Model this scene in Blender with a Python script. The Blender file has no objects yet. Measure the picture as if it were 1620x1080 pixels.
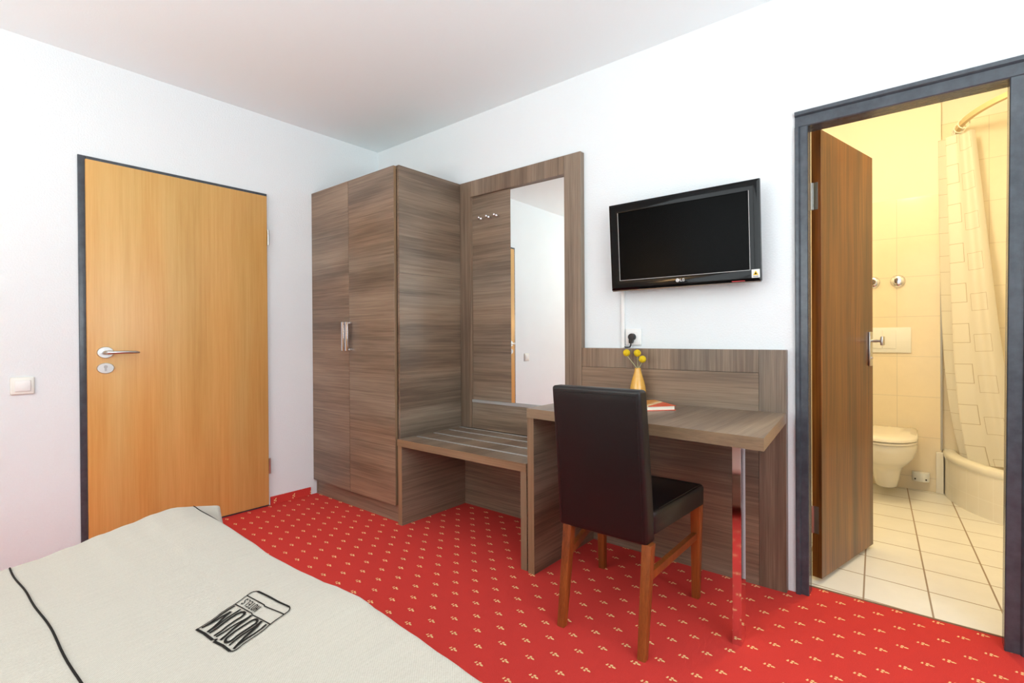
import bpy, bmesh, math, random
from mathutils import Vector, Matrix

SC = bpy.context.scene
COL = SC.collection
PI = math.pi
random.seed(7)

# ------------------------------------------------------------------ camera
cam_d = bpy.data.cameras.new('camera')
cam = bpy.data.objects.new('camera', cam_d)
COL.objects.link(cam)
cam_d.sensor_width = 36.0
cam_d.sensor_fit = 'HORIZONTAL'
cam_d.lens = 36.0 * 804.25 / 1620.0
cam_d.shift_y = -3.1 / 1620.0
cam_d.clip_start = 0.02
cam.matrix_world = (Matrix.Translation((3.3755, -2.4547, 1.102)) @ Matrix.Rotation(0.6863, 4, 'Z')
                    @ Matrix.Rotation(PI / 2 - 0.0048, 4, 'X') @ Matrix.Rotation(-0.0059, 4, 'Z'))
SC.camera = cam

# ------------------------------------------------------------------ colour management, world, lights
SC.view_settings.view_transform = 'Standard'
SC.view_settings.look = 'None'
SC.view_settings.gamma = 1.0
SC.view_settings.use_curve_mapping = False
SC.view_settings.exposure = -0.08


def lin(c):
    return tuple(((v / 255.0) / 12.92 if v / 255.0 <= 0.04045 else ((v / 255.0 + 0.055) / 1.055) ** 2.4) for v in c)


def rgba(c):
    return (*lin(c), 1.0)


world = bpy.data.worlds.new('daylight')
SC.world = world
world.use_nodes = True
_wn = world.node_tree
_bg = _wn.nodes['Background']
_bg.inputs['Color'].default_value = (0.80, 0.90, 1.0, 1)
_bg.inputs['Strength'].default_value = 1.2


def area_light(name, loc, direction, sx, sy, power, color):
    d = bpy.data.lights.new(name, 'AREA')
    d.shape = 'RECTANGLE'
    d.size = sx
    d.size_y = sy
    d.energy = power
    d.color = color
    o = bpy.data.objects.new(name, d)
    COL.objects.link(o)
    o.location = loc
    o.rotation_euler = Vector(direction).to_track_quat('-Z', 'Y').to_euler()
    return o


def point_light(name, loc, power, color, r=0.05):
    d = bpy.data.lights.new(name, 'POINT')
    d.energy = power
    d.color = color
    d.shadow_soft_size = r
    o = bpy.data.objects.new(name, d)
    COL.objects.link(o)
    o.location = loc
    return o


# daylight through the two windows behind the camera, plus two added upward ceiling fills
area_light('window_daylight_side', (4.50, -1.95, 1.65), (-1, 0, 0.06), 2.3, 1.7, 57, (0.895, 0.98, 0.99))
area_light('ceiling_fill_side', (4.95, -1.95, 0.55), (-1, 0, 1.5), 2.4, 1.2, 150, (0.88, 0.98, 0.99))  # added fill outside the side window, aimed up to brighten the ceiling
area_light('ceiling_fill_rear', (1.95, -4.35, 0.60), (0, 1, 1.5), 2.0, 1.2, 175, (0.88, 0.98, 0.99))  # added fill below the rear window, lifts the ceiling brightness
area_light('window_daylight_rear', (1.95, -3.93, 1.60), (0, 1, 0.05), 1.9, 1.4, 37, (0.895, 0.98, 0.99))

# ------------------------------------------------------------------ node helpers


class NT:
    def __init__(self, name):
        self.m = bpy.data.materials.new(name)
        self.m.use_nodes = True
        self.t = self.m.node_tree
        self.b = self.t.nodes['Principled BSDF']

    def n(self, typ, **kw):
        nd = self.t.nodes.new(typ)
        for k, v in kw.items():
            setattr(nd, k, v)
        return nd

    def l(self, a, b):
        self.t.links.new(a, b)

    def math(self, op, a, b=None, clamp=False):
        nd = self.n('ShaderNodeMath', operation=op, use_clamp=clamp)
        for i, v in enumerate((a, b)):
            if v is None:
                continue
            if isinstance(v, (int, float)):
                nd.inputs[i].default_value = v
            else:
                self.l(v, nd.inputs[i])
        return nd.outputs[0]

    def mix(self, fac, c1, c2):
        nd = self.n('ShaderNodeMix', data_type='RGBA')
        for s, v in ((nd.inputs[0], fac), (nd.inputs[6], c1), (nd.inputs[7], c2)):
            if isinstance(v, (int, float)):
                s.default_value = v
            elif isinstance(v, tuple):
                s.default_value = v
            else:
                self.l(v, s)
        return nd.outputs[2]

    def coord(self, kind='Object'):
        return self.n('ShaderNodeTexCoord').outputs[kind]

    def mapping(self, vec, scale=(1, 1, 1), loc=(0, 0, 0)):
        nd = self.n('ShaderNodeMapping')
        nd.inputs['Scale'].default_value = scale
        nd.inputs['Location'].default_value = loc
        self.l(vec, nd.inputs['Vector'])
        return nd.outputs[0]

    def noise(self, vec, scale=1.0, detail=3.0, rough=0.55):
        nd = self.n('ShaderNodeTexNoise')
        nd.inputs['Scale'].default_value = scale
        nd.inputs['Detail'].default_value = detail
        nd.inputs['Roughness'].default_value = rough
        self.l(vec, nd.inputs['Vector'])
        return nd.outputs[0]

    def ramp(self, fac, stops):
        nd = self.n('ShaderNodeValToRGB')
        e = nd.color_ramp.elements
        while len(e) < len(stops):
            e.new(0.5)
        for el, (p, c) in zip(e, stops):
            el.position = p
            el.color = c
        self.l(fac, nd.inputs[0])
        return nd.outputs[0]

    def bump(self, h, strength, dist):
        nd = self.n('ShaderNodeBump')
        nd.inputs['Strength'].default_value = strength
        nd.inputs['Distance'].default_value = dist
        self.l(h, nd.inputs['Height'])
        self.l(nd.outputs[0], self.b.inputs['Normal'])

    def set(self, **kw):
        for k, v in kw.items():
            s = self.b.inputs[k]
            if hasattr(v, 'is_linked'):
                self.l(v, s)
            else:
                s.default_value = v
        return self


def plain(name, col, rough=0.5, metal=0.0, spec=0.5, **kw):
    nt = NT(name)
    v = nt.noise(nt.coord(), 9.0, 2.0)
    a = tuple(x * 0.97 for x in lin(col)) + (1,)
    b = tuple(min(1, x * 1.03) for x in lin(col)) + (1,)
    nt.set(**{'Base Color': nt.mix(v, a, b), 'Roughness': rough, 'Metallic': metal, 'Specular IOR Level': spec})
    nt.set(**kw)
    return nt.m


def emission(name, col, strength):
    nt = NT(name)
    nt.set(**{'Base Color': (*col, 1), 'Emission Color': (*col, 1), 'Emission Strength': strength})
    return nt.m


def plaster(name, col, bscale=170, bstr=0.3):
    nt = NT(name)
    co = nt.coord()
    n1 = nt.noise(co, bscale, 3.0, 0.6)
    n2 = nt.noise(co, 1.3, 2.0)
    a = tuple(x * 0.985 for x in lin(col)) + (1,)
    b = tuple(min(1, x * 1.01) for x in lin(col)) + (1,)
    nt.set(**{'Base Color': nt.mix(n2, a, b), 'Roughness': 0.85, 'Specular IOR Level': 0.2})
    nt.bump(n1, bstr, 0.004)
    return nt.m


def wood(name, axis, cols, fine=85.0, broad=6.0, along=0.6, rough=0.36, spec=0.5, warp=0.35, bstr=0.05):
    """laminate or veneer with its grain running along the given axis"""
    nt = NT(name)
    co = nt.coord()
    inf = nt.n('ShaderNodeObjectInfo').outputs['Random']
    off = nt.n('ShaderNodeCombineXYZ')
    for i, k in enumerate((13.0, 29.0, 47.0)):
        nt.l(nt.math('MULTIPLY', inf, k), off.inputs[i])
    ad = nt.n('ShaderNodeVectorMath', operation='ADD')
    nt.l(co, ad.inputs[0])
    nt.l(off.outputs[0], ad.inputs[1])
    v = ad.outputs[0]
    # a slow warp so the figure drifts
    wv = nt.n('ShaderNodeTexNoise')
    wv.inputs['Scale'].default_value = 1.3
    wv.inputs['Detail'].default_value = 1.0
    nt.l(v, wv.inputs['Vector'])
    sc = nt.n('ShaderNodeVectorMath', operation='SCALE')
    nt.l(wv.outputs['Color'], sc.inputs[0])
    sc.inputs['Scale'].default_value = warp * 0.25
    ad2 = nt.n('ShaderNodeVectorMath', operation='ADD')
    nt.l(v, ad2.inputs[0])
    nt.l(sc.outputs[0], ad2.inputs[1])
    v2 = ad2.outputs[0]
    i = 'xyz'.index(axis)
    s1 = [broad] * 3
    s1[i] = along
    s2 = [fine] * 3
    s2[i] = 1.3
    s3 = [fine * 3.2] * 3
    s3[i] = 6.0
    n1 = nt.noise(nt.mapping(v2, tuple(s1)), 1.0, 3.0, 0.6)
    n2 = nt.noise(nt.mapping(v, tuple(s2)), 1.0, 3.0, 0.65)
    n3 = nt.noise(nt.mapping(v, tuple(s3)), 1.0, 2.0, 0.6)
    f = nt.math('ADD', nt.math('MULTIPLY', n1, 0.50), nt.math('ADD', nt.math('MULTIPLY', n2, 0.32), nt.math('MULTIPLY', n3, 0.18)))
    c = nt.ramp(f, [(0.30, rgba(cols[0])), (0.43, rgba(cols[1])), (0.54, rgba(cols[2])), (0.68, rgba(cols[3]))])
    hue = nt.noise(nt.mapping(v2, tuple(0.5 * q for q in s1), (5, 5, 5)), 1.0, 2.0)
    tint = nt.ramp(hue, [(0.35, (1.05, 0.985, 0.93, 1)), (0.65, (0.93, 1.0, 1.06, 1))])
    mu = nt.n('ShaderNodeMix', data_type='RGBA', blend_type='MULTIPLY')
    mu.inputs[0].default_value = 1.0
    nt.l(c, mu.inputs[6])
    nt.l(tint, mu.inputs[7])
    c = mu.outputs[2]
    nt.set(**{'Base Color': c, 'Roughness': rough, 'Specular IOR Level': spec})
    nt.bump(n3, bstr, 0.001)
    return nt.m


def grid_mask(nt, u, v, su, sv, ou, ov, w):
    """1 on the joints of a rectangular tile grid"""
    out = None
    for c, s, o_ in ((u, su, ou), (v, sv, ov)):
        f = nt.math('FRACT', nt.math('DIVIDE', nt.math('SUBTRACT', c, o_), s))
        d = nt.math('MINIMUM', f, nt.math('SUBTRACT', 1.0, f))
        k = nt.math('LESS_THAN', nt.math('MULTIPLY', d, s), w)
        out = k if out is None else nt.math('MAXIMUM', out, k)
    return out


def tiles(name, col, joint, axes, su, sv, ou, ov, w=0.0018, rough=0.12, skew=0.0, skew2=0.0):
    nt = NT(name)
    sep = nt.n('ShaderNodeSeparateXYZ')
    co = nt.coord()
    nt.l(co, sep.inputs[0])
    u, v = sep.outputs[axes[0]], sep.outputs[axes[1]]
    if skew:
        u = nt.math('ADD', u, nt.math('MULTIPLY', v, skew))
        v = nt.math('ADD', v, nt.math('MULTIPLY', sep.outputs[axes[0]], skew2))
    m = grid_mask(nt, u, v, su, sv, ou, ov, w)
    n = nt.noise(co, 7.0, 5.0, 0.65)
    a = tuple(x * 0.93 for x in lin(col)) + (1,)
    b = tuple(min(1, x * 1.05) for x in lin(col)) + (1,)
    nt.set(**{'Base Color': nt.mix(m, nt.mix(n, a, b), rgba(joint)),
              'Roughness': nt.math('ADD', nt.math('MULTIPLY', m, 0.6), rough), 'Specular IOR Level': 0.45})
    nt.bump(nt.math('SUBTRACT', 1.0, m), 0.35, 0.0015)
    return nt.m


def carpet(name, plane='XY'):
    """red pile with a small cream blossom repeated on a diagonal lattice"""
    nt = NT(name)
    co = nt.coord()
    sep = nt.n('ShaderNodeSeparateXYZ')
    nt.l(co, sep.inputs[0])
    X = sep.outputs['XYZ'.index(plane[0])]
    Y = sep.outputs['XYZ'.index(plane[1])]
    if plane == 'XY':
        a, b, o = (0.0567, 0.0675), (0.0693, -0.0700), (0.104, -0.959)
    else:
        a, b, o = (0.064, 0.046), (0.064, -0.046), (-0.842, 0.026)
    det = a[0] * b[1] - a[1] * b[0]
    px = nt.math('SUBTRACT', X, o[0])
    py = nt.math('SUBTRACT', Y, o[1])
    m = nt.math('ADD', nt.math('MULTIPLY', px, b[1] / det), nt.math('MULTIPLY', py, -b[0] / det))
    n = nt.math('ADD', nt.math('MULTIPLY', px, -a[1] / det), nt.math('MULTIPLY', py, a[0] / det))
    fm = nt.math('SUBTRACT', nt.math('FRACT', nt.math('ADD', m, 0.5)), 0.5)
    fn = nt.math('SUBTRACT', nt.math('FRACT', nt.math('ADD', n, 0.5)), 0.5)
    lx = nt.math('ADD', nt.math('MULTIPLY', fm, a[0]), nt.math('MULTIPLY', fn, b[0]))
    ly = nt.math('ADD', nt.math('MULTIPLY', fm, a[1]), nt.math('MULTIPLY', fn, b[1]))
    e = (0.985, 0.17) if plane == 'XY' else (0.2, 0.98)
    le = nt.math('ADD', nt.math('MULTIPLY', lx, e[0]), nt.math('MULTIPLY', ly, e[1]))
    ln = nt.math('ADD', nt.math('MULTIPLY', lx, -e[1]), nt.math('MULTIPLY', ly, e[0]))
    mask = None
    jit = nt.noise(co, 700.0, 1.0)
    for (cx, cy, r, str_) in ((-0.0165, 0.0020, 0.0030, 1.25), (-0.0145, 0.0070, 0.0026, 1.0), (-0.0010, 0.0060, 0.0042, 1.15),
                              (-0.0045, -0.0040, 0.0042, 1.0), (0.0075, -0.0005, 0.0036, 1.5), (0.0120, -0.0025, 0.0026, 1.5)):
        dx = nt.math('DIVIDE', nt.math('SUBTRACT', le, cx), str_)
        dy = nt.math('SUBTRACT', ln, cy)
        d = nt.math('SQRT', nt.math('ADD', nt.math('MULTIPLY', dx, dx), nt.math('MULTIPLY', dy, dy)))
        d = nt.math('ADD', d, nt.math('MULTIPLY', nt.math('SUBTRACT', jit, 0.5), 0.004))
        k = nt.math('LESS_THAN', d, r)
        mask = k if mask is None else nt.math('MAXIMUM', mask, k)
    f1 = nt.noise(co, 420.0, 3.0, 0.7)
    f2 = nt.noise(co, 3.0, 4.0, 0.6)
    red = nt.mix(f1, rgba((182, 44, 41)), rgba((236, 79, 72)))
    red = nt.mix(nt.math('MULTIPLY', f2, 0.5), red, rgba((216, 66, 58)))
    nt.set(**{'Base Color': nt.mix(mask, red, rgba((246, 205, 146))), 'Roughness': 0.95, 'Specular IOR Level': 0.08,
              'Sheen Weight': 0.0})
    nt.bump(f1, 0.5, 0.004)
    return nt.m


WAL = [(82, 66, 53), (110, 91, 75), (138, 117, 98), (162, 141, 120)]
M = {}
for ax in 'xyz':
    M['wal_' + ax] = wood('walnut_laminate_grain_' + ax, ax, WAL)
EDGE = [(108, 88, 66), (128, 105, 80), (142, 118, 91), (154, 129, 100)]
for ax in 'xyz':
    M['edge_' + ax] = wood('walnut_edge_band_' + ax, ax, EDGE, fine=120, broad=10)
M['beech'] = wood('beech_veneer', 'z', [(200, 145, 76), (211, 158, 87), (218, 168, 98), (227, 180, 111)], fine=60, broad=7, rough=0.32, bstr=0.02)
M['rosewood'] = wood('dark_rosewood_veneer', 'z', [(38, 18, 6), (80, 44, 14), (118, 68, 22), (152, 94, 36)], fine=95, broad=14, along=0.8, rough=0.3)
M['chairwood'] = wood('stained_oak', 'z', [(92, 42, 14), (124, 62, 24), (144, 76, 32), (164, 92, 42)], fine=140, broad=14, rough=0.35)
M['wall'] = plaster('white_plaster', (235, 239, 241), 130, 0.55)
M['ceil'] = plaster('white_ceiling_paint', (240, 247, 249), 120, 0.12)
M['bathpaint'] = plaster('cream_bathroom_paint', (240, 232, 216), 90, 0.05)
M['carpet'] = carpet('red_flowered_carpet')
M['carpet_skirt'] = carpet('red_flowered_carpet_skirting', 'YZ')
M['tile_wall'] = tiles('cream_wall_tile', (241, 226, 200), (214, 202, 180), (0, 2), 0.2455, 0.2835, 3.2, 2.082)
M['tile_niche'] = tiles('cream_shower_tile', (240, 228, 204), (216, 202, 178), (0, 2), 0.2455, 0.2835, 3.445, 2.56)
M['tile_floor'] = tiles('white_floor_tile', (245, 242, 235), (158, 138, 118), (0, 1), 0.225, 0.2515, 3.396, 0.345 + 0.21, w=0.0032, rough=0.22, skew=0.0651, skew2=0.062)
M['tile_tray'] = NT('cream_tray_tile').m
M['steel'] = plain('satin_steel', (205, 205, 203), 0.28, 1.0)
M['chrome'] = plain('polished_chrome', (232, 232, 236), 0.06, 1.0)
M['alu'] = plain('brushed_aluminium', (176, 174, 173), 0.42, 0.35)
M['mirror'] = plain('mirror_glass', (232, 236, 234), 0.015, 1.0)
M['frame'] = NT('dark_grey_gloss_paint').m
M['cream_plastic'] = plain('cream_plastic', (238, 238, 230), 0.35)
M['white_plastic'] = plain('white_plastic', (240, 240, 238), 0.35)
M['black_plastic'] = plain('black_plastic', (22, 22, 23), 0.4)
M['black_gloss'] = plain('piano_black_plastic', (9, 8, 9), 0.08, spec=0.2)
M['screen'] = plain('dark_screen', (4, 4, 4), 0.24, spec=0.05)
M['dark'] = plain('dark_gap', (30, 24, 20), 0.7)
M['ceramic'] = plain('white_ceramic', (240, 234, 222), 0.08, spec=0.55)
M['tray'] = plain('white_acrylic', (240, 234, 220), 0.15)
M['red_led'] = plain('red_indicator_plastic', (214, 40, 44), 0.3)
M['logo_white'] = plain('white_print', (222, 222, 222), 0.4)
M['sticker'] = plain('white_sticker', (226, 226, 224), 0.45)
M['yellow'] = plain('yellow_print', (236, 196, 30), 0.45)
M['ink'] = plain('black_ink', (34, 32, 30), 0.8, spec=0.1)
M['stem'] = plain('pale_green_stem', (186, 190, 140), 0.6)
M['paper'] = plain('book_pages', (240, 234, 216), 0.8)
M['mattress'] = plain('white_mattress_cloth', (226, 222, 214), 0.9)
M['warmshade'] = emission('lit_lamp_shade', (1.0, 0.62, 0.28), 34.0)
M['bathlamp'] = emission('lit_lamp_glass', (1.0, 0.78, 0.42), 8.0)
M['winframe'] = plain('white_window_frame', (238, 238, 238), 0.35)


def _frame_paint():
    nt = NT('x')
    bpy.data.materials.remove(nt.m)
    nt = NT.__new__(NT)
    nt.m = M['frame']
    nt.t = nt.m.node_tree
    nt.b = nt.t.nodes['Principled BSDF']
    co = nt.coord()
    n1 = nt.noise(nt.mapping(co, (60, 60, 9)), 1.0, 4.0, 0.65)
    n2 = nt.noise(co, 25.0, 4.0, 0.6)
    nt.set(**{'Base Color': nt.mix(n2, rgba((48, 53, 60)), rgba((84, 91, 99))), 'Roughness': 0.22, 'Specular IOR Level': 0.5})
    nt.bump(n1, 0.25, 0.002)


_frame_paint()


def _tray_tile():
    nt = NT.__new__(NT)
    nt.m = M['tile_tray']
    nt.t = nt.m.node_tree
    nt.b = nt.t.nodes['Principled BSDF']
    sep = nt.n('ShaderNodeSeparateXYZ')
    nt.l(nt.coord('UV'), sep.inputs[0])
    m = grid_mask(nt, sep.outputs[0], sep.outputs[1], 0.098, 0.150, 0.02, 0.11, 0.0016)
    n = nt.noise(nt.coord(), 8.0, 4.0)
    nt.set(**{'Base Color': nt.mix(m, nt.mix(n, rgba((238, 230, 214)), rgba((248, 241, 228))), rgba((250, 244, 232))), 'Roughness': 0.15})


_tray_tile()


def _leather():
    nt = NT('black_leatherette')
    co = nt.coord()
    v = nt.n('ShaderNodeTexVoronoi')
    v.inputs['Scale'].default_value = 420
    nt.l(co, v.inputs['Vector'])
    n = nt.noise(co, 12.0, 4.0)
    nt.set(**{'Base Color': nt.mix(n, rgba((11, 10, 11)), rgba((21, 19, 20))), 'Roughness': 0.38, 'Specular IOR Level': 0.5})
    h = nt.math('ADD', nt.math('MULTIPLY', v.outputs['Distance'], 0.5), nt.noise(co, 30.0, 3.0))
    nt.bump(h, 0.12, 0.002)
    return nt.m


M['leather'] = _leather()


def _linen():
    nt = NT('woven_linen')
    co = nt.coord()
    sep = nt.n('ShaderNodeSeparateXYZ')
    nt.l(co, sep.inputs[0])
    wx = nt.math('SINE', nt.math('MULTIPLY', sep.outputs[0], 2 * PI / 0.0052))
    wy = nt.math('SINE', nt.math('MULTIPLY', sep.outputs[1], 2 * PI / 0.0052))
    w = nt.math('ADD', nt.math('MULTIPLY', nt.math('MULTIPLY', wx, wy), 0.5), 0.5)
    n1 = nt.noise(co, 260.0, 3.0, 0.7)
    n2 = nt.noise(co, 6.0, 3.0)
    s1 = nt.noise(nt.mapping(co, (240, 8, 60)), 1.0, 2.0)
    f = nt.math('ADD', nt.math('MULTIPLY', w, 0.30), nt.math('ADD', nt.math('MULTIPLY', n1, 0.45), nt.math('MULTIPLY', s1, 0.25)))
    c = nt.mix(f, rgba((146, 137, 124)), rgba((210, 202, 190)))
    c = nt.mix(nt.math('MULTIPLY', n2, 0.35), c, rgba((190, 181, 168)))
    nt.set(**{'Base Color': c, 'Roughness': 0.95, 'Specular IOR Level': 0.1, 'Sheen Weight': 0.15})
    nt.bump(f, 0.5, 0.002)
    return nt.m


M['linen'] = _linen()


def _vase():
    nt = NT('ochre_glaze')
    co = nt.coord()
    n = nt.noise(co, 40.0, 3.0)
    v = nt.n('ShaderNodeTexVoronoi')
    v.inputs['Scale'].default_value = 90
    nt.l(co, v.inputs['Vector'])
    k = nt.math('LESS_THAN', v.outputs['Distance'], 0.13)
    nt.set(**{'Base Color': nt.mix(nt.math('MULTIPLY', k, 0.55), nt.mix(n, rgba((212, 154, 58)), rgba((232, 182, 92))), rgba((246, 214, 140))),
              'Roughness': 0.12, 'Specular IOR Level': 0.6})
    return nt.m


M['vase'] = _vase()


def _pollen():
    nt = NT('yellow_blossom')
    co = nt.coord()
    v = nt.n('ShaderNodeTexVoronoi')
    v.inputs['Scale'].default_value = 420
    nt.l(co, v.inputs['Vector'])
    nt.set(**{'Base Color': nt.mix(v.outputs['Distance'], rgba((246, 218, 20)), rgba((204, 158, 4))), 'Roughness': 0.8})
    nt.bump(v.outputs['Distance'], 0.6, 0.002)
    return nt.m


M['pollen'] = _pollen()


def _cover():
    nt = NT('printed_book_cover')
    sep = nt.n('ShaderNodeSeparateXYZ')
    nt.l(nt.coord('UV'), sep.inputs[0])
    u, v = sep.outputs[0], sep.outputs[1]
    n = nt.noise(nt.coord('UV'), 9.0, 3.0)
    d = nt.math('ADD', u, nt.math('MULTIPLY', v, -0.28))
    band = nt.math('MULTIPLY', nt.math('GREATER_THAN', d, 0.46), nt.math('LESS_THAN', d, 0.56))
    left = nt.math('LESS_THAN', d, 0.47)
    red = nt.mix(nt.math('GREATER_THAN', n, 0.62), rgba((226, 82, 40)), rgba((236, 126, 84)))
    och = nt.mix(nt.math('GREATER_THAN', n, 0.56), rgba((226, 140, 48)), rgba((236, 196, 132)))
    c = nt.mix(left, red, och)
    c = nt.mix(band, c, rgba((240, 212, 164)))
    nt.set(**{'Base Color': c, 'Roughness': 0.3})
    return nt.m


M['cover'] = _cover()
M['cover_back'] = plain('red_book_board', (216, 70, 38), 0.4)


def _curtain():
    nt = NT('white_curtain_cloth')
    sep = nt.n('ShaderNodeSeparateXYZ')
    nt.l(nt.coord('UV'), sep.inputs[0])
    u, v = sep.outputs[0], sep.outputs[1]
    # outlined squares in columns, neighbouring columns offset
    cu = nt.math('DIVIDE', u, 0.30)
    row = nt.math('FRACT', nt.math('DIVIDE', nt.math('ADD', v, 0.06), 0.265))
    fu = nt.math('FRACT', cu)

    def box(f, r, a0, a1, b0, b1, t, tr):
        inn = nt.math('MULTIPLY', nt.math('MULTIPLY', nt.math('GREATER_THAN', f, a0), nt.math('LESS_THAN', f, a1)),
                      nt.math('MULTIPLY', nt.math('GREATER_THAN', r, b0), nt.math('LESS_THAN', r, b1)))
        core = nt.math('MULTIPLY', nt.math('MULTIPLY', nt.math('GREATER_THAN', f, a0 + t), nt.math('LESS_THAN', f, a1 - t)),
                       nt.math('MULTIPLY', nt.math('GREATER_THAN', r, b0 + tr), nt.math('LESS_THAN', r, b1 - tr)))
        return nt.math('SUBTRACT', inn, core)
    k = box(fu, row, 0.24, 0.60, 0.2, 0.68, 0.010, 0.012)
    row2 = nt.math('FRACT', nt.math('ADD', row, 0.22))
    k2 = box(fu, row2, 0.66, 0.95, 0.2, 0.62, 0.006, 0.008)
    k = nt.math('MAXIMUM', k, k2)
    nt.set(**{'Base Color': nt.mix(k, rgba((248, 244, 234)), rgba((176, 158, 132))), 'Roughness': 0.55})
    tr = nt.n('ShaderNodeBsdfTranslucent')
    tr.inputs['Color'].default_value = (0.9, 0.85, 0.74, 1)
    mx = nt.n('ShaderNodeMixShader')
    mx.inputs[0].default_value = 0.35
    nt.l(nt.b.outputs[0], mx.inputs[1])
    nt.l(tr.outputs[0], mx.inputs[2])
    nt.l(mx.outputs[0], nt.t.nodes['Material Output'].inputs['Surface'])
    return nt.m


M['curtain'] = _curtain()


def _glass():
    nt = NT('window_glass')
    t = nt.n('ShaderNodeBsdfTransparent')
    g = nt.n('ShaderNodeBsdfGlossy')
    g.inputs['Roughness'].default_value = 0.02
    mx = nt.n('ShaderNodeMixShader')
    mx.inputs[0].default_value = 0.06
    nt.l(t.outputs[0], mx.inputs[1])
    nt.l(g.outputs[0], mx.inputs[2])
    nt.l(mx.outputs[0], nt.t.nodes['Material Output'].inputs['Surface'])
    return nt.m


M['glass'] = _glass()

# ------------------------------------------------------------------ mesh helpers (all coordinates are world metres)


def nb():
    return bmesh.new()


def bm_box(bm, x0, x1, y0, y1, z0, z1, bev=0.0, seg=2):
    r = bmesh.ops.create_cube(bm, size=1.0)
    vs = r['verts']
    for v in vs:
        v.co = Vector((x0 + (v.co.x + 0.5) * (x1 - x0), y0 + (v.co.y + 0.5) * (y1 - y0), z0 + (v.co.z + 0.5) * (z1 - z0)))
    if bev > 0:
        es = list({e for v in vs for e in v.link_edges})
        bmesh.ops.bevel(bm, geom=es, offset=bev, segments=seg, affect='EDGES', profile=0.5)
    return bm


def bm_prism(bm, pts, d, bev=0.0, seg=2):
    """closed polygon pts (3D) extruded by vector d"""
    d = Vector(d)
    a = [bm.verts.new(p) for p in pts]
    b = [bm.verts.new(Vector(p) + d) for p in pts]
    fs = [bm.faces.new(a), bm.faces.new(b[::-1])]
    n = len(pts)
    for i in range(n):
        fs.append(bm.faces.new((a[i], b[i], b[(i + 1) % n], a[(i + 1) % n])))
    bmesh.ops.recalc_face_normals(bm, faces=fs)
    if bev > 0:
        es = list({e for f in fs for e in f.edges})
        bmesh.ops.bevel(bm, geom=es, offset=bev, segments=seg, affect='EDGES', profile=0.5)
    return bm


def bm_loft(bm, rings, cap=True, closed=True):
    rv = [[bm.verts.new(p) for p in r] for r in rings]
    fs = []
    n = len(rv[0])
    for a, b in zip(rv, rv[1:]):
        for i in range(n if closed else n - 1):
            fs.append(bm.faces.new((a[i], a[(i + 1) % n], b[(i + 1) % n], b[i])))
    if cap:
        fs.append(bm.faces.new(rv[0][::-1]))
        fs.append(bm.faces.new(rv[-1]))
    bmesh.ops.recalc_face_normals(bm, faces=fs)
    return bm


def bm_tube(bm, pts, r, seg=10, cap=True):
    pts = [Vector(p) for p in pts]
    rings = []
    up = None
    for i, p in enumerate(pts):
        t = (pts[min(i + 1, len(pts) - 1)] - pts[max(i - 1, 0)]).normalized()
        if up is None:
            up = t.orthogonal().normalized()
        up = (up - t * up.dot(t)).normalized()
        s = t.cross(up)
        rr = r[i] if isinstance(r, (list, tuple)) else r
        rings.append([p + (up * math.cos(2 * PI * k / seg) + s * math.sin(2 * PI * k / seg)) * rr for k in range(seg)])
    return bm_loft(bm, rings, cap)


def bm_lathe(bm, prof, center, axis='z', seg=32):
    """prof: list of (radius, height)"""
    c = Vector(center)
    rings = []
    for r, h in prof:
        ring = []
        for k in range(seg):
            a = 2 * PI * k / seg
            x, y = r * math.cos(a), r * math.sin(a)
            ring.append(c + (Vector((x, y, h)) if axis == 'z' else Vector((x, h, y)) if axis == 'y' else Vector((h, x, y))))
        rings.append(ring)
    return bm_loft(bm, rings, True)


def bm_sphere(bm, c, r, sub=3):
    rr = bmesh.ops.create_icosphere(bm, subdivisions=sub, radius=r)
    for v in rr['verts']:
        v.co += Vector(c)
    return bm


def obj(name, bm, mat, parent=None, loc=None, smooth=False, label=None):
    """link a bmesh as one object; a root mesh gets its origin at loc, a part shares its thing's origin"""
    base = Vector(loc) if loc is not None else Vector((0, 0, 0))
    if parent is not None:
        base = Vector(parent['_o']) if '_o' in parent else base
    bmesh.ops.remove_doubles(bm, verts=bm.verts, dist=1e-6)
    me = bpy.data.meshes.new(name)
    bmesh.ops.translate(bm, verts=bm.verts, vec=-base)
    bm.to_mesh(me)
    bm.free()
    if smooth:
        me.polygons.foreach_set('use_smooth', [True] * len(me.polygons))
        try:
            me.set_sharp_from_angle(angle=math.radians(smooth if smooth is not True else 40))
        except Exception:
            pass
    me.materials.append(mat)
    o = bpy.data.objects.new(name, me)
    COL.objects.link(o)
    if parent is None:
        o.location = base
    else:
        o.parent = parent
    o['_o'] = tuple(base)
    if label:
        o['label'] = label
    return o


def root(name, loc, label, cat, group=None, kind=None):
    o = bpy.data.objects.new(name, None)
    COL.objects.link(o)
    o.location = loc
    o.empty_display_size = 0.05
    o['_o'] = tuple(loc)
    tag(o, label, cat, group, kind)
    return o


def tag(o, label, cat, group=None, kind=None):
    o['label'] = label
    o['category'] = cat
    if group:
        o['group'] = group
    if kind:
        o['kind'] = kind
    return o


def box(name, mat, parent, x0, x1, y0, y1, z0, z1, bev=0.0, seg=2, **kw):
    return obj(name, bm_box(nb(), x0, x1, y0, y1, z0, z1, bev, seg), mat, parent, smooth=(40 if bev else False), **kw)


def struct(name, bm, mat, label, cat):
    o = obj(name, bm, mat)
    return tag(o, label, cat, kind='structure')


# ------------------------------------------------------------------ room shell
RX, RY, RH = 4.40, -3.80, 2.568      # far ends of the room, ceiling height
BX0, BX1, BY1, BH = 2.10, 4.40, 2.15, 2.74   # bathroom

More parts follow.
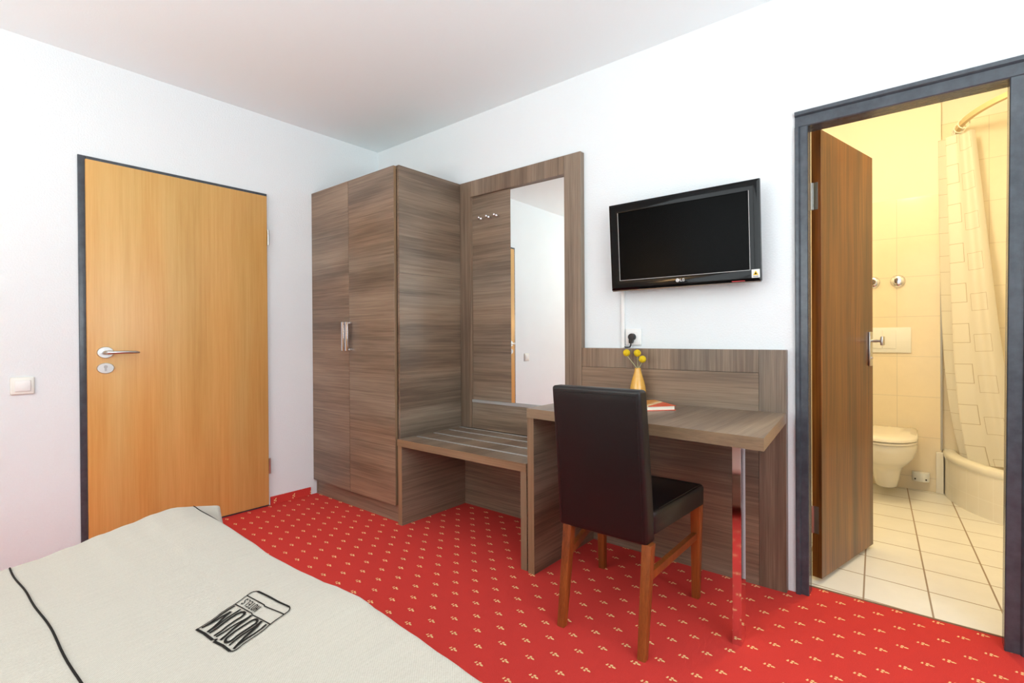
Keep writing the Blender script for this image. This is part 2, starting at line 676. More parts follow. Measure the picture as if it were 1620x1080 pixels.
b = nb()
bm_box(b, -0.1, RX + 0.1, RY - 0.1, 0.0, -0.08, 0.0)
bm_box(b, 2.975, 3.59, 0.0, 0.093, -0.08, 0.0)
struct('floor', b, M['carpet'], 'red bedroom carpet with small cream blossoms', 'floor')
struct('ceiling', bm_box(nb(), -0.1, RX + 0.1, RY - 0.1, 0.10, RH, RH + 0.1), M['ceil'], 'white bedroom ceiling', 'ceiling')
struct('wall_left', bm_box(nb(), -0.12, 0.0, RY - 0.1, 0.11, 0, RH), M['wall'], 'white plaster wall with the beech entry door', 'wall')
b = nb()
bm_box(b, 0.0, 2.945, 0.0, 0.11, 0, RH)
bm_box(b, 3.62, RX, 0.0, 0.11, 0, RH)
bm_box(b, 2.945, 3.62, 0.0, 0.11, 2.03, RH)
struct('wall_right', b, M['wall'], 'white plaster wall behind the television and desk', 'wall')
# wall with the side window, X = RX
WY0, WY1, WZ0, WZ1 = -3.05, -0.85, 0.85, 2.40
b = nb()
bm_box(b, RX, RX + 0.12, RY - 0.1, WY0, 0, RH)
bm_box(b, RX, RX + 0.12, WY1, 0.11, 0, RH)
bm_box(b, RX, RX + 0.12, WY0, WY1, 0, WZ0)
bm_box(b, RX, RX + 0.12, WY0, WY1, WZ1, RH)
struct('wall_side', b, M['wall'], 'white plaster wall with wide window beside the bed head', 'wall')
VX0, VX1, VZ0, VZ1 = 1.05, 2.85, 0.95, 2.30
b = nb()
bm_box(b, 0.0, VX0, RY - 0.12, RY, 0, RH)
bm_box(b, VX1, RX, RY - 0.12, RY, 0, RH)
bm_box(b, VX0, VX1, RY - 0.12, RY, 0, VZ0)
bm_box(b, VX0, VX1, RY - 0.12, RY, VZ1, RH)
struct('wall_rear', b, M['wall'], 'white plaster wall with window behind the viewer', 'wall')


def window(name, axis, p, a0, a1, z0, z1, label):
    t = root(name, (p, a0, z0) if axis == 'x' else (a0, p, z0), label, 'window', kind='structure')
    bmf = nb()
    g = nb()

    def bx(bm_, u0, u1, w0, w1, d0, d1):
        if axis == 'x':
            bm_box(bm_, p + d0, p + d1, u0, u1, w0, w1)
        else:
            bm_box(bm_, u0, u1, p - d1, p - d0, w0, w1)
    f = 0.06
    mid = (a0 + a1) / 2
    for (u0, u1, w0, w1) in ((a0, a0 + f, z0, z1), (a1 - f, a1, z0, z1), (a0 + f, a1 - f, z0, z0 + f), (a0 + f, a1 - f, z1 - f, z1), (mid - f / 2, mid + f / 2, z0 + f, z1 - f)):
        bx(bmf, u0, u1, w0, w1, 0.03, 0.09)
    obj('window_frame', bmf, M['winframe'], t)
    for u0, u1 in ((a0 + f, mid - f / 2), (mid + f / 2, a1 - f)):
        gp = nb()
        bx(gp, u0, u1, z0 + f, z1 - f, 0.055, 0.061)
        obj('pane', gp, M['glass'], t)


window('window_1', 'x', RX, WY0, WY1, WZ0, WZ1, 'wide white framed window in the wall beside the bed head')
window('window_2', 'y', RY, VX0, VX1, VZ0, VZ1, 'white framed window in the wall behind the viewer')

# carpet skirting strip
struct('baseboard_left', bm_box(nb(), 0.0005, 0.010, -0.872, -0.59, 0.0005, 0.053), M['carpet_skirt'],
       'red carpet skirting strip between entry door and wardrobe', 'skirting')

# ------------------------------------------------------------------ bathroom shell
FZ = 0.004
struct('trim_3', bm_box(nb(), 2.975, 3.59, 0.0935, 0.0978, -0.01, FZ + 0.0006), plain('brown_threshold', (142, 120, 92), 0.5), 'thin brown threshold strip between carpet and bathroom tiles', 'trim')
struct('floor_bathroom', bm_box(nb(), BX0, BX1, 0.098, BY1 + 0.05, -0.08, FZ), M['tile_floor'], 'white tiled bathroom floor', 'floor')
struct('ceiling_bathroom', bm_box(nb(), BX0 - 0.1, BX1 + 0.1, 0.11, BY1 + 0.2, BH, BH + 0.1), M['bathpaint'], 'cream bathroom ceiling', 'ceiling')
NX = 3.445
b = nb()
bm_box(b, BX0, NX, BY1, BY1 + 0.15, FZ, BH)
t = struct('wall_bathroom_back', b, M['bathpaint'], 'cream painted bathroom wall behind the toilet', 'wall')
obj('tiling', bm_box(nb(), BX0, NX + 0.001, BY1 - 0.009, BY1 - 0.0002, FZ + 0.001, 2.075), M['tile_wall'], t)
b = nb()
bm_box(b, NX, BX1, BY1 + 0.05, BY1 + 0.15, FZ, BH)
t = struct('wall_shower', b, M['bathpaint'], 'tiled wall behind the shower curtain', 'wall')
obj('tiling', bm_box(nb(), NX + 0.0005, BX1, BY1 + 0.041, BY1 + 0.0498, FZ + 0.001, 2.565), M['tile_niche'], t)
struct('trim_1', bm_box(nb(), NX - 0.006, NX + 0.007, BY1 - 0.012, BY1 + 0.0005, 0.30, 2.10, 0.002), M['alu'], 'thin metal tile edge strip beside the shower', 'trim')
struct('wall_bathroom_left', bm_box(nb(), BX0 - 0.1, BX0, 0.11, BY1 + 0.15, FZ, BH), M['bathpaint'], 'cream bathroom wall on the left', 'wall')
struct('wall_bathroom_right', bm_box(nb(), BX1, BX1 + 0.1, 0.11, BY1 + 0.2, FZ, BH), M['bathpaint'], 'cream bathroom wall on the right', 'wall')
struct('wall_bathroom_front', bm_box(nb(), BX0, BX1, 0.02, 0.10, RH + 0.1, BH + 0.1), M['bathpaint'], 'cream strip of wall above the bathroom door', 'wall')

# ------------------------------------------------------------------ entry door in the left wall
YL, YR, ZT = -1.845, -0.883, 2.052
d1 = root('door_1', (0, -0.883, 0), 'orange beech entry door in a dark grey steel frame', 'door', kind='structure')
b = nb()
bm_box(b, 0.0003, 0.010, YL, YL + 0.034, 0.0, ZT, 0.002)
bm_box(b, 0.0003, 0.010, YR - 0.014, YR, 0.0, ZT, 0.002)
bm_box(b, 0.0003, 0.010, YL + 0.034, YR - 0.014, ZT - 0.030, ZT, 0.002)
bm_box(b, 0.0003, 0.010, YL + 0.034, YR - 0.014, 0.0, 0.012)
obj('door_frame', b, M['frame'], d1, smooth=True)
lf = box('door_leaf', M['beech'], d1, 0.0005, 0.024, YL + 0.029, YR - 0.007, 0.012, ZT - 0.019, 0.002)
for z0 in (0.215, 1.715):
    b = nb()
    bm_tube(b, [(0.020, YR + 0.002, z0), (0.020, YR + 0.002, z0 + 0.10)], 0.0065, 12)
    obj('hinge', b, M['steel'], d1, smooth=True)
# lever on an oval rose
hz, hy = 1.034, -1.742
hd = nb()


def oval(bm, c, ry, rz, th, seg=36):
    rings = []
    for f, h in ((1.0, 0.0), (1.0, th * 0.6), (0.93, th), (0.0005, th)):
        rings.append([Vector((c[0] + h, c[1] + ry * f * math.cos(2 * PI * k / seg), c[2] + rz * f * math.sin(2 * PI * k / seg))) for k in range(seg)])
    bm_loft(bm, rings, True)


oval(hd, (0.0245, hy, hz), 0.036, 0.030, 0.008)
ro = obj('handle_rose', hd, M['steel'], d1, smooth=True)
b = nb()
bm_tube(b, [(0.033, hy - 0.003, hz), (0.070, hy - 0.003, hz), (0.080, hy + 0.003, hz), (0.084, hy + 0.018, hz), (0.083, hy + 0.075, hz), (0.078, hy + 0.125, hz - 0.001), (0.073, hy + 0.138, hz - 0.002)],
        [0.0105, 0.0105, 0.0105, 0.0095, 0.0085, 0.0075, 0.004], 14)
obj('door_handle', b, M['steel'], d1, smooth=True)
b = nb()
oval(b, (0.0245, hy, hz - 0.083), 0.037, 0.028, 0.008)
esc = obj('lock_escutcheon', b, M['steel'], d1, smooth=True)
b = nb()
bm_lathe(b, [(0.0085, 0.0), (0.0085, 0.0012)], (0.0326, hy, hz - 0.075), 'x', 20)
bm_box(b, 0.0326, 0.0338, hy - 0.0045, hy + 0.0045, hz - 0.098, hz - 0.08)
obj('lock_cylinder', b, M['alu'], esc)

# light switch
sw = root('light_switch', (0.0, -2.057, 0.882), 'cream rocker light switch on the wall left of the entry door', 'light switch')
box('switch_plate', M['cream_plastic'], sw, 0.0005, 0.010, -2.100, -2.014, 0.840, 0.924, 0.006, 4)
box('rocker', M['white_plastic'], sw, 0.0102, 0.0145, -2.085, -2.028, 0.855, 0.908, 0.003, 3)

# ------------------------------------------------------------------ bathroom door frame and leaf
XL, XR, XT = 2.936, 3.645, 2.050
d2 = root('door_2', (2.98, 0.1, 0), 'dark brown wooden bathroom door standing open in a dark steel frame', 'door', kind='structure')
b = nb()
lean = 0.008


def prof(bm_, pts_bottom, pts_top):
    bm_loft(bm_, [pts_bottom, pts_top], True)


def jamb(side):
    # profile: raised bead, groove, flat face, reveal through the wall
    if side < 0:
        P = [(2.9362, 0.115), (2.9362, -0.014), (2.940, -0.018), (2.951, -0.018), (2.955, -0.012), (2.9565, -0.006), (2.981, -0.008), (2.984, -0.004), (2.984, 0.060), (2.972, 0.060), (2.972, 0.115)]
        sh = [0.0] * len(P)
    else:
        P = [(3.6438, 0.115), (3.6438, -0.014), (3.640, -0.018), (3.631, -0.018), (3.627, -0.012), (3.6255, -0.006), (3.589, -0.008), (3.586, -0.004), (3.586, 0.060), (3.598, 0.060), (3.598, 0.115)]
        sh = [lean] * len(P)
    zt = XT - 0.066
    bm_loft(b, [[Vector((x - s, y, 0.0005)) for (x, y), s in zip(P, sh)], [Vector((x + s, y, zt)) for (x, y), s in zip(P, sh)]], True)


jamb(-1)
jamb(1)
H = [(0.115, XT), (-0.014, XT), (-0.018, XT - 0.004), (-0.018, XT - 0.016), (-0.012, XT - 0.020), (-0.006, XT - 0.0215), (-0.008, XT - 0.062), (-0.004, XT - 0.066), (0.060, XT - 0.066), (0.060, XT - 0.054), (0.115, XT - 0.054)]
bm_loft(b, [[Vector((XL, y, z)) for y, z in H], [Vector((XR + lean, y, z)) for y, z in H]], True)
obj('door_frame', b, M['frame'], d2, smooth=30)
# leaf: hinge corner and opening direction in plan
hp = Vector((3.010, 0.145, 0))
ud = Vector((0.145, 0.606, 0)).normalized()
nd = Vector((ud.y, -ud.x, 0))          # towards the viewer's right: the visible face
LW, LT, LZ0, LZ1 = 0.618, 0.040, 0.024, 2.010


def leafbox(bm_, u0, u1, t0, t1, z0, z1, bev=0.0):
    """u along the leaf from the hinge corner, t outwards from the visible face"""
    p = [hp + ud * u + nd * t_ + Vector((0, 0, z0)) for u, t_ in ((u0, t0), (u1, t0), (u1, t1), (u0, t1))]
    return bm_prism(bm_, p, (0, 0, z1 - z0), bev)


obj('door_leaf', leafbox(nb(), 0, LW, -LT, 0, LZ0, LZ1, 0.0015), M['rosewood'], d2)
for z0 in (0.22, 1.66):
    b = nb()
    leafbox(b, -0.0022, -0.0002, -0.034, -0.012, z0, z0 + 0.12)
    bm_tube(b, [hp + ud * -0.006 - nd * 0.037 + Vector((0, 0, z0)), hp + ud * -0.006 - nd * 0.037 + Vector((0, 0, z0 + 0.12))], 0.005, 10)
    obj('hinge', b, M['steel'], d2)
b = leafbox(nb(), LW - 0.062, LW - 0.026, 0.0003, 0.008, 0.945, 1.118, 0.0015)
obj('handle_plate', b, M['steel'], d2, smooth=True)
b = nb()
pc = hp + ud * (LW - 0.044)
bm_tube(b, [pc + nd * 0.0082 + Vector((0, 0, 1.072)), pc + nd * 0.052 + Vector((0, 0, 1.072))], 0.008, 14)
leafbox(b, LW - 0.060, LW - 0.028, 0.050, 0.062, 1.050, 1.094, 0.003)
obj('door_handle', b, M['steel'], d2, smooth=True)
b = nb()
bm_tube(b, [pc + nd * 0.0082 + Vector((0, 0, 0.985)), pc + nd * 0.014 + Vector((0, 0, 0.985))], 0.007, 12)
obj('lock_button', b, M['steel'], d2, smooth=True)

# ------------------------------------------------------------------ wardrobe
WX0, WX1, WD, WH_ = 0.006, 0.950, -0.543, 2.126
w = root('wardrobe', (0.48, -0.3, 0), 'tall walnut two-door wardrobe in the corner beside the entry door', 'wardrobe')
b = nb()
bm_box(b, WX1 - 0.020, WX1, WD, -0.004, 0.0, 1.488)
bm_box(b, WX1 - 0.020, WX1, WD, -0.004, 1.4895, WH_)
obj('side_panel', b, M['wal_y'], w)
box('side_panel', M['wal_y'], w, WX0, WX0 + 0.019, WD, -0.004, 0.0, WH_)
box('top_panel', M['wal_x'], w, WX0 + 0.020, WX1 - 0.021, WD, -0.004, WH_ - 0.022, WH_)
box('base_panel', M['wal_x'], w, WX0 + 0.020, WX1 - 0.021, WD, -0.024, 0.095, 0.115)
box('back_panel', M['wal_x'], w, WX0 + 0.020, WX1 - 0.021, -0.022, -0.004, 0.0, WH_ - 0.023)
box('plinth', M['wal_x'], w, WX0 + 0.020, WX1 - 0.021, WD + 0.002, WD + 0.020, 0.0, 0.094)
DY = -0.565
dw = []
for k, (x0, x1) in enumerate(((-0.006 + 0.008, 0.4545), (0.4575, 0.927))):
    dr = box('door', M['wal_x'], w, x0, x1, DY, WD - 0.003, 0.104, 2.123, 0.0008, 1)
    dw.append(dr)
    # edge band on the free edges
    if k == 1:
        box('edge_band', M['edge_z'], dr, x1 + 0.0002, x1 + 0.0014, DY + 0.0005, WD - 0.0035, 0.105, 2.122)
    # square chrome bow handle
    hx = 0.4395 if k == 0 else 0.4815
    b = nb()
    wgt = 0.0125
    for (y0, y1, z0, z1) in ((DY - 0.030, DY - 0.0002, 1.192, 1.206), (DY - 0.030, DY - 0.0002, 1.020, 1.034), (DY - 0.040, DY - 0.028, 1.020, 1.206)):
        bm_box(b, hx - wgt, hx + wgt, y0, y1, z0, z1, 0.002, 2)
    obj('door_handle', b, M['chrome'], dr, smooth=True, label='square chrome bow handle')

# ------------------------------------------------------------------ mirror and coat panel
FY = -0.0396
mp = root('mirror_panel', (1.42, 0, 0.51), 'tall walnut wall panel framing a mirror and coat hooks', 'mirror')
Z0 = 0.508
box('stile', M['wal_z'], mp, 0.952, 1.050, FY, -0.001, Z0, WH_ - 0.0005, 0.001, 1)
box('stile', M['wal_z'], mp, 1.783, 1.892, FY, -0.001, 0.772, WH_ - 0.0005, 0.001, 1)
box('top_rail', M['wal_z'], mp, 1.0505, 1.7825, FY, -0.001, 2.022, WH_ - 0.0005, 0.001, 1)
box('back_board', M['wal_x'], mp, 1.0505, 1.374, -0.020, -0.001, 0.694, 2.0215)
box('lower_board', M['wal_x'], mp, 1.0505, 1.890, -0.030, -0.001, Z0, 0.676)
box('ledge_strip', M['alu'], mp, 1.0505, 1.782, -0.034, -0.001, 0.677, 0.6935)
obj('mirror_glass', bm_prism(nb(), [Vector((1.3755, -0.0205, 0.6945)), Vector((1.7815, -0.0152, 0.6945)), Vector((1.7815, -0.0092, 0.6945)), Vector((1.3755, -0.0145, 0.6945))], (0, 0, 1.3267)), M['mirror'], mp)
for i in range(3):
    hx = 1.116 + i * 0.066
    zc = 1.872
    b = nb()
    bm_tube(b, [(hx, -0.026, zc + 0.006), (hx + 0.032, -0.036, zc - 0.008)], 0.0032, 8)
    hk = obj('coat_hook', b, M['chrome'], mp, smooth=True, label='small chrome double coat hook')
    for (dx, dy, dz, r) in ((0.0, -0.030, 0.007, 0.0098), (0.034, -0.046, -0.008, 0.0105)):
        b = nb()
        bm_sphere(b, (hx + dx, dy, zc + dz), r, 3)
        bm_tube(b, [(hx + dx, -0.0202, zc + dz), (hx + dx, dy, zc + dz)], 0.0045, 8)
        obj('knob', b, M['chrome'], hk, smooth=True)

# ------------------------------------------------------------------ luggage bench
lb = root('luggage_bench', (1.43, -0.3, 0), 'low open walnut luggage bench with metal strips beside the wardrobe', 'bench')
BXa, BXb, BYf = 0.952, 1.9115, -0.570
NZ = 0.505
tp = box('bench_top', M['wal_y'], lb, BXa, BXb, BYf + 0.001, -0.041, NZ - 0.040, NZ)
box('edge_band', M['edge_x'], tp, BXa, BXb, BYf, BYf + 0.0009, NZ - 0.040, NZ)
for y, x0 in ((-0.445, 0.985), (-0.305, 0.982), (-0.170, 0.978), (-0.060, 0.962)):
    box('metal_strip', M['alu'], lb, x0, 1.9105, y - 0.007, y + 0.007, NZ + 0.0002, NZ + 0.004, 0.001, 2)
for x0, x1 in ((BXa, BXa + 0.036), (BXb - 0.036, BXb)):
    s = box('side_panel', M['wal_y'], lb, x0, x1, BYf + 0.005, -0.041, 0.0, NZ - 0.0405)
    box('edge_band', M['edge_z'], s, x0, x1, BYf + 0.004, BYf + 0.0049, 0.0, NZ - 0.0405)
box('back_panel', M['wal_x'], lb, BXa, 1.8925, -0.040, -0.004, 0.0, NZ - 0.001)

# ------------------------------------------------------------------ writing desk
dk = root('writing_desk', (2.4, -0.3, 0), 'walnut wall desk with slanted top on one chrome leg', 'desk')
KY, KZ, TZ = -0.0366, 1.040, 0.770
KX0, KX1 = 1.8935, 2.905
box('back_board', M['wal_x'], dk, KX0, 2.7965, KY, -0.001, 0.0, 0.9365)
box('top_rail', M['wal_z'], dk, KX0, 2.7965, KY, -0.001, 0.938, KZ, 0.0006, 1)
box('stile', M['wal_z'], dk, 2.7975, KX1, KY, -0.001, 0.0, KZ, 0.0006, 1)
P = [(1.926, -0.579), (2.962, -0.668), (KX1 - 0.001, KY - 0.0005), (1.926, KY - 0.0005)]
top = obj('tabletop', bm_prism(nb(), [Vector((x, y, TZ - 0.043)) for x, y in P], (0, 0, 0.043)), M['wal_y'], dk)
for (pa, pb_, mm) in ((P[0], P[1], 'edge_x'), (P[1], P[2], 'edge_y')):
    va, vb = Vector((*pa, 0)), Vector((*pb_, 0))
    t_ = (vb - va).normalized()
    nn = Vector((t_.y, -t_.x, 0))
    q = [va + nn * 0.0002, vb - t_ * 0.0002 + nn * 0.0002, vb - t_ * 0.0002 + nn * 0.0012, va + nn * 0.0012]
    obj('edge_band', bm_prism(nb(), [v + Vector((0, 0, TZ - 0.043)) for v in q], (0, 0, 0.0428)), M[mm], top)
s = box('side_panel', M['wal_y'], dk, 1.926, 1.962, -0.575, KY - 0.001, 0.0, TZ - 0.0435)
box('edge_band', M['edge_z'], s, 1.926, 1.962, -0.5762, -0.5752, 0.0, TZ - 0.0435)
# flat chrome leg
fd = Vector((2.852 - 2.857, -0.464 + 0.544, 0)).normalized()
sd = Vector((fd.y, -fd.x, 0))
c0 = Vector((2.832, -0.556, 0))
q = [c0, c0 + sd * 0.030, c0 + sd * 0.030 + fd * 0.072, c0 + fd * 0.072]
obj('leg', bm_prism(nb(), [Vector((v.x, v.y, 0.0005)) for v in q], (0, 0, TZ - 0.044), 0.0008, 1), M['chrome'], dk, label='flat polished chrome leg')

# ------------------------------------------------------------------ chair
ch = root('dining_chair', (2.42, -0.56, 0), 'black leatherette dining chair with brown wooden legs at the desk', 'chair')


def rounded_hexa(pb, pt, bev, seg=4):
    b_ = nb()
    bm_loft(b_, [pb, pt], True)
    bmesh.ops.bevel(b_, geom=list(b_.edges), offset=bev, segments=seg, affect='EDGES', profile=0.5)
    return b_


# seat
sb = [(2.262, -0.745), (2.622, -0.745), (2.645, -0.285), (2.132, -0.285)]
bmx = nb()
ring = lambda z, k: [Vector((2.41 + (x - 2.41) * k, -0.52 + (y + 0.52) * k, z)) for x, y in sb]
bm_loft(bmx, [ring(0.397, 0.995), ring(0.440, 1.0), ring(0.478, 1.0)], True)
bmesh.ops.bevel(bmx, geom=[e for e in bmx.edges if (e.verts[0].co.z + e.verts[1].co.z) / 2 > 0.43 or abs(e.verts[0].co.z - e.verts[1].co.z) > 0.01], offset=0.016, segments=4, affect='EDGES', profile=0.5)
obj('seat', bmx, M['leather'], ch, smooth=60)
# backrest: slab with slight cushion swell
rows = []
NXc, NZc = 10, 12
bk = nb()
zb, zt = 0.366, 0.918


def backpt(s, h, front):
    z = zb + (zt - zb) * h
    xl = 2.247 + (2.262 - 2.247) * h
    xr = 2.617 + (2.624 - 2.617) * h
    y = -0.792 - 0.070 * h ** 1.15
    th = 0.072 - 0.012 * h
    sw = 0.006 * math.sin(PI * s) * math.sin(PI * h)
    return Vector((xl + (xr - xl) * s, y + (th + sw if front else -sw * 0.7), z))


vg = {}
for f in (0, 1):
    for i in range(NXc + 1):
        for j in range(NZc + 1):
            vg[f, i, j] = bk.verts.new(backpt(i / NXc, j / NZc, f))
for f in (0, 1):
    for i in range(NXc):
        for j in range(NZc):
            q = (vg[f, i, j], vg[f, i + 1, j], vg[f, i + 1, j + 1], vg[f, i, j + 1])
            bk.faces.new(q if f == 0 else q[::-1])
sharp = []
for i in range(NXc):
    bk.faces.new((vg[0, i, 0], vg[1, i, 0], vg[1, i + 1, 0], vg[0, i + 1, 0]))
    bk.faces.new((vg[0, i, NZc], vg[0, i + 1, NZc], vg[1, i + 1, NZc], vg[1, i, NZc]))
for j in range(NZc):
    bk.faces.new((vg[0, 0, j], vg[0, 0, j + 1], vg[1, 0, j + 1], vg[1, 0, j]))
    bk.faces.new((vg[0, NXc, j], vg[1, NXc, j], vg[1, NXc, j + 1], vg[0, NXc, j + 1]))
bmesh.ops.recalc_face_normals(bk, faces=bk.faces)
bk.edges.ensure_lookup_table()
sharp = [e for e in bk.edges if len(e.link_faces) == 2 and e.link_faces[0].normal.angle(e.link_faces[1].normal) > 1.0]
bmesh.ops.bevel(bk, geom=sharp, offset=0.013, segments=4, affect='EDGES', profile=0.5)
br = obj('backrest', bk, M['leather'], ch, smooth=60)
b = nb()
line = [backpt(0.955, h, 0) + Vector((0, -0.0002, 0)) for h in [0.03 + 0.93 * k / 20 for k in range(21)]]
line += [backpt(s_, 0.962, 0) + Vector((0, -0.0002, 0)) for s_ in [0.955 - 0.91 * k / 14 for k in range(1, 15)]]
line += [backpt(0.045, h, 0) + Vector((0, -0.0002, 0)) for h in [0.96 - 0.93 * k / 20 for k in range(1, 21)]]
bm_tube(b, line, 0.0016, 6)
obj('seam', b, M['leather'], br, smooth=True)
b = nb()
bm_tube(b, [(2.618, -0.70, 0.4788), (2.632, -0.302, 0.4788), (2.15, -0.302, 0.4788), (2.275, -0.70, 0.4788)], 0.0016, 6)
obj('seam', b, M['leather'], ch, smooth=True)


def leg(top, bot, wt, wb, label=None):
    t_, b_ = Vector(top), Vector(bot)
    rings = []
    for f in (0, 0.35, 0.7, 1.0):
        c = b_.lerp(t_, f)
        wd = (wb + (wt - wb) * f) / 2
        rings.append([c + Vector((sx * wd, sy * wd, 0)) for sx, sy in ((-1, -1), (1, -1), (1, 1), (-1, 1))])
    bb = nb()
    bm_loft(bb, rings, True)
    es = [e for e in bb.edges if abs(e.verts[0].co.z - e.verts[1].co.z) > 0.02]
    bmesh.ops.bevel(bb, geom=es, offset=0.004, segments=2, affect='EDGES', profile=0.5)
    return obj('leg', bb, M['chairwood'], ch, smooth=True)


leg((2.283, -0.770, 0.372), (2.291, -0.838, 0.0005), 0.038, 0.030)
leg((2.612, -0.770, 0.372), (2.619, -0.838, 0.0005), 0.038, 0.030)
leg((2.170, -0.318, 0.396), (2.170, -0.310, 0.0005), 0.040, 0.030)
leg((2.622, -0.318, 0.396), (2.615, -0.310, 0.0005), 0.042, 0.030)
for (a_, c_) in (((2.616, -0.775, 0.262), (2.619, -0.338, 0.268)), ((2.285, -0.775, 0.262), (2.172, -0.338, 0.268))):
    a_, c_ = Vector(a_), Vector(c_)
    sdv = Vector((0.010, 0, 0))
    bb = nb()
    bm_loft(bb, [[p + sdv * sx + Vector((0, 0, sz * 0.014)) for sx, sz in ((-1, -1), (1, -1), (1, 1), (-1, 1))] for p in (a_, c_)], True)
    obj('stretcher', bb, M['chairwood'], ch)

# ------------------------------------------------------------------ television
tv = root('television', (2.465, -0.09, 1.34), 'black flat screen television tilted on the white wall', 'television')
tl = math.atan2(0.030, 0.432)


def tvp(u, v, dpt):
    """u along the width, v up the face from its lower edge, d outwards from the face"""
    return Vector((2.1085 + u, -0.092 - v * math.sin(tl) - dpt * math.cos(tl), 1.338 + v * math.cos(tl) - dpt * math.sin(tl)))


TW, TH = 0.713, 0.433


def tvbox(bm_, u0, u1, v0, v1, d0, d1, bev=0.0, seg=2):
    pts = [tvp(u0, v0, d0), tvp(u1, v0, d0), tvp(u1, v1, d0), tvp(u0, v1, d0)]
    return bm_prism(bm_, pts, tvp(0, 0, d1) - tvp(0, 0, d0), bev, seg)


# bezel ring around the screen recess, outer faces chamfered
b = nb()


def rr(u0, u1, v0, v1, d):
    return [tvp(u0, v0, d), tvp(u1, v0, d), tvp(u1, v1, d), tvp(u0, v1, d)]


bm_loft(b, [rr(0.004, TW - 0.004, 0.004, TH - 0.004, -0.030), rr(0, TW, 0, TH, -0.022), rr(0, TW, 0, TH, -0.006), rr(0.010, TW - 0.010, 0.012, TH - 0.010, 0.000),
            rr(0.026, TW - 0.022, 0.026, TH - 0.026, 0.001), rr(0.048, TW - 0.043, 0.048, TH - 0.044, -0.002), rr(0.050, TW - 0.045, 0.050, TH - 0.046, -0.006)], False)
obj('bezel', b, M['black_gloss'], tv, smooth=20)
obj('screen', tvbox(nb(), 0.049, TW - 0.044, 0.049, TH - 0.045, -0.012, -0.0055), M['screen'], tv)
b = nb()
for (u0, u1, v0, v1) in ((0.0475, TW - 0.0425, 0.0475, 0.0495), (0.0475, 0.0495, 0.0495, TH - 0.044), (TW - 0.0445, TW - 0.0425, 0.0495, TH - 0.044)):
    tvbox(b, u0, u1, v0, v1, -0.004, -0.001)
obj('screen_trim', b, M['alu'], tv)
obj('back_cover', tvbox(nb(), 0.030, TW - 0.030, 0.030, TH - 0.030, -0.066, -0.0302, 0.008), M['black_plastic'], tv, smooth=True)
b = nb()
bm_box(b, 2.40, 2.54, -0.032, -0.0005, 1.46, 1.66, 0.003)
obj('wall_mount', b, M['black_plastic'], tv)
obj('bottom_trim', tvbox(nb(), 0.004, TW - 0.004, -0.005, -0.0003, -0.024, -0.004), plain('bronze_plastic', (98, 78, 62), 0.25), tv)
obj('power_light', tvbox(nb(), TW - 0.120, TW - 0.065, 0.0025, 0.0050, -0.0015, -0.0002), M['red_led'], tv)
stk = obj('warning_sticker', tvbox(nb(), TW - 0.037, TW - 0.004, 0.014, 0.050, 0.0005, 0.0013), M['sticker'], tv)
b = nb()
bm_prism(b, [tvp(TW - 0.0315, 0.025, 0.0014), tvp(TW - 0.0095, 0.025, 0.0014), tvp(TW - 0.0205, 0.045, 0.0014)], tvp(0, 0, 0.0004) - tvp(0, 0, 0))
obj('warning_triangle', b, M['yellow'], stk)
b = nb()
bm_prism(b, [tvp(TW - 0.0255, 0.0285, 0.0019), tvp(TW - 0.0165, 0.0285, 0.0019), tvp(TW - 0.0170, 0.033, 0.0019), tvp(TW - 0.0205, 0.038, 0.0019), tvp(TW - 0.0240, 0.033, 0.0019)], tvp(0, 0, 0.0002) - tvp(0, 0, 0))
tvbox(b, TW - 0.031, TW - 0.010, 0.0185, 0.0205, 0.0014, 0.0017)
obj('warning_print', b, M['ink'], stk)
# maker's mark: disc with a cut-in letter figure, then the two letters
mk = nb()
uc, vc = 0.349, 0.0285
seg = 28
bm_prism(mk, [tvp(uc + 0.0088 * math.cos(2 * PI * k / seg), vc + 0.0088 * math.sin(2 * PI * k / seg), 0.0008) for k in range(seg)], tvp(0, 0, 0.0008) - tvp(0, 0, 0))
mo = obj('maker_mark', mk, M['logo_white'], tv)
b = nb()


def stroke(bm_, pts, wd, f, ht):
    """flat ribbon strokes: pts in 2D, f maps (x, y, h) to 3D"""
    for (x0, y0), (x1, y1) in zip(pts, pts[1:]):
        L = math.hypot(x1 - x0, y1 - y0) or 1e-6
        tx, ty = (x1 - x0) / L, (y1 - y0) / L
        e = wd * 0.42
        x0_, y0_, x1_, y1_ = x0 - tx * e, y0 - ty * e, x1 + tx * e, y1 + ty * e
        nx, ny = -ty * wd / 2, tx * wd / 2
        n = max(1, int(L / 0.012))
        for k in range(n):
            a0, a1 = k / n, (k + 1) / n
            q = []
            for a_, sg in ((a0, 1), (a1, 1), (a1, -1), (a0, -1)):
                q.append(f(x0_ + (x1_ - x0_) * a_ + nx * sg, y0_ + (y1_ - y0_) * a_ + ny * sg, ht))
            vs = [bm_.verts.new(p) for p in q]
            bm_.faces.new(vs)


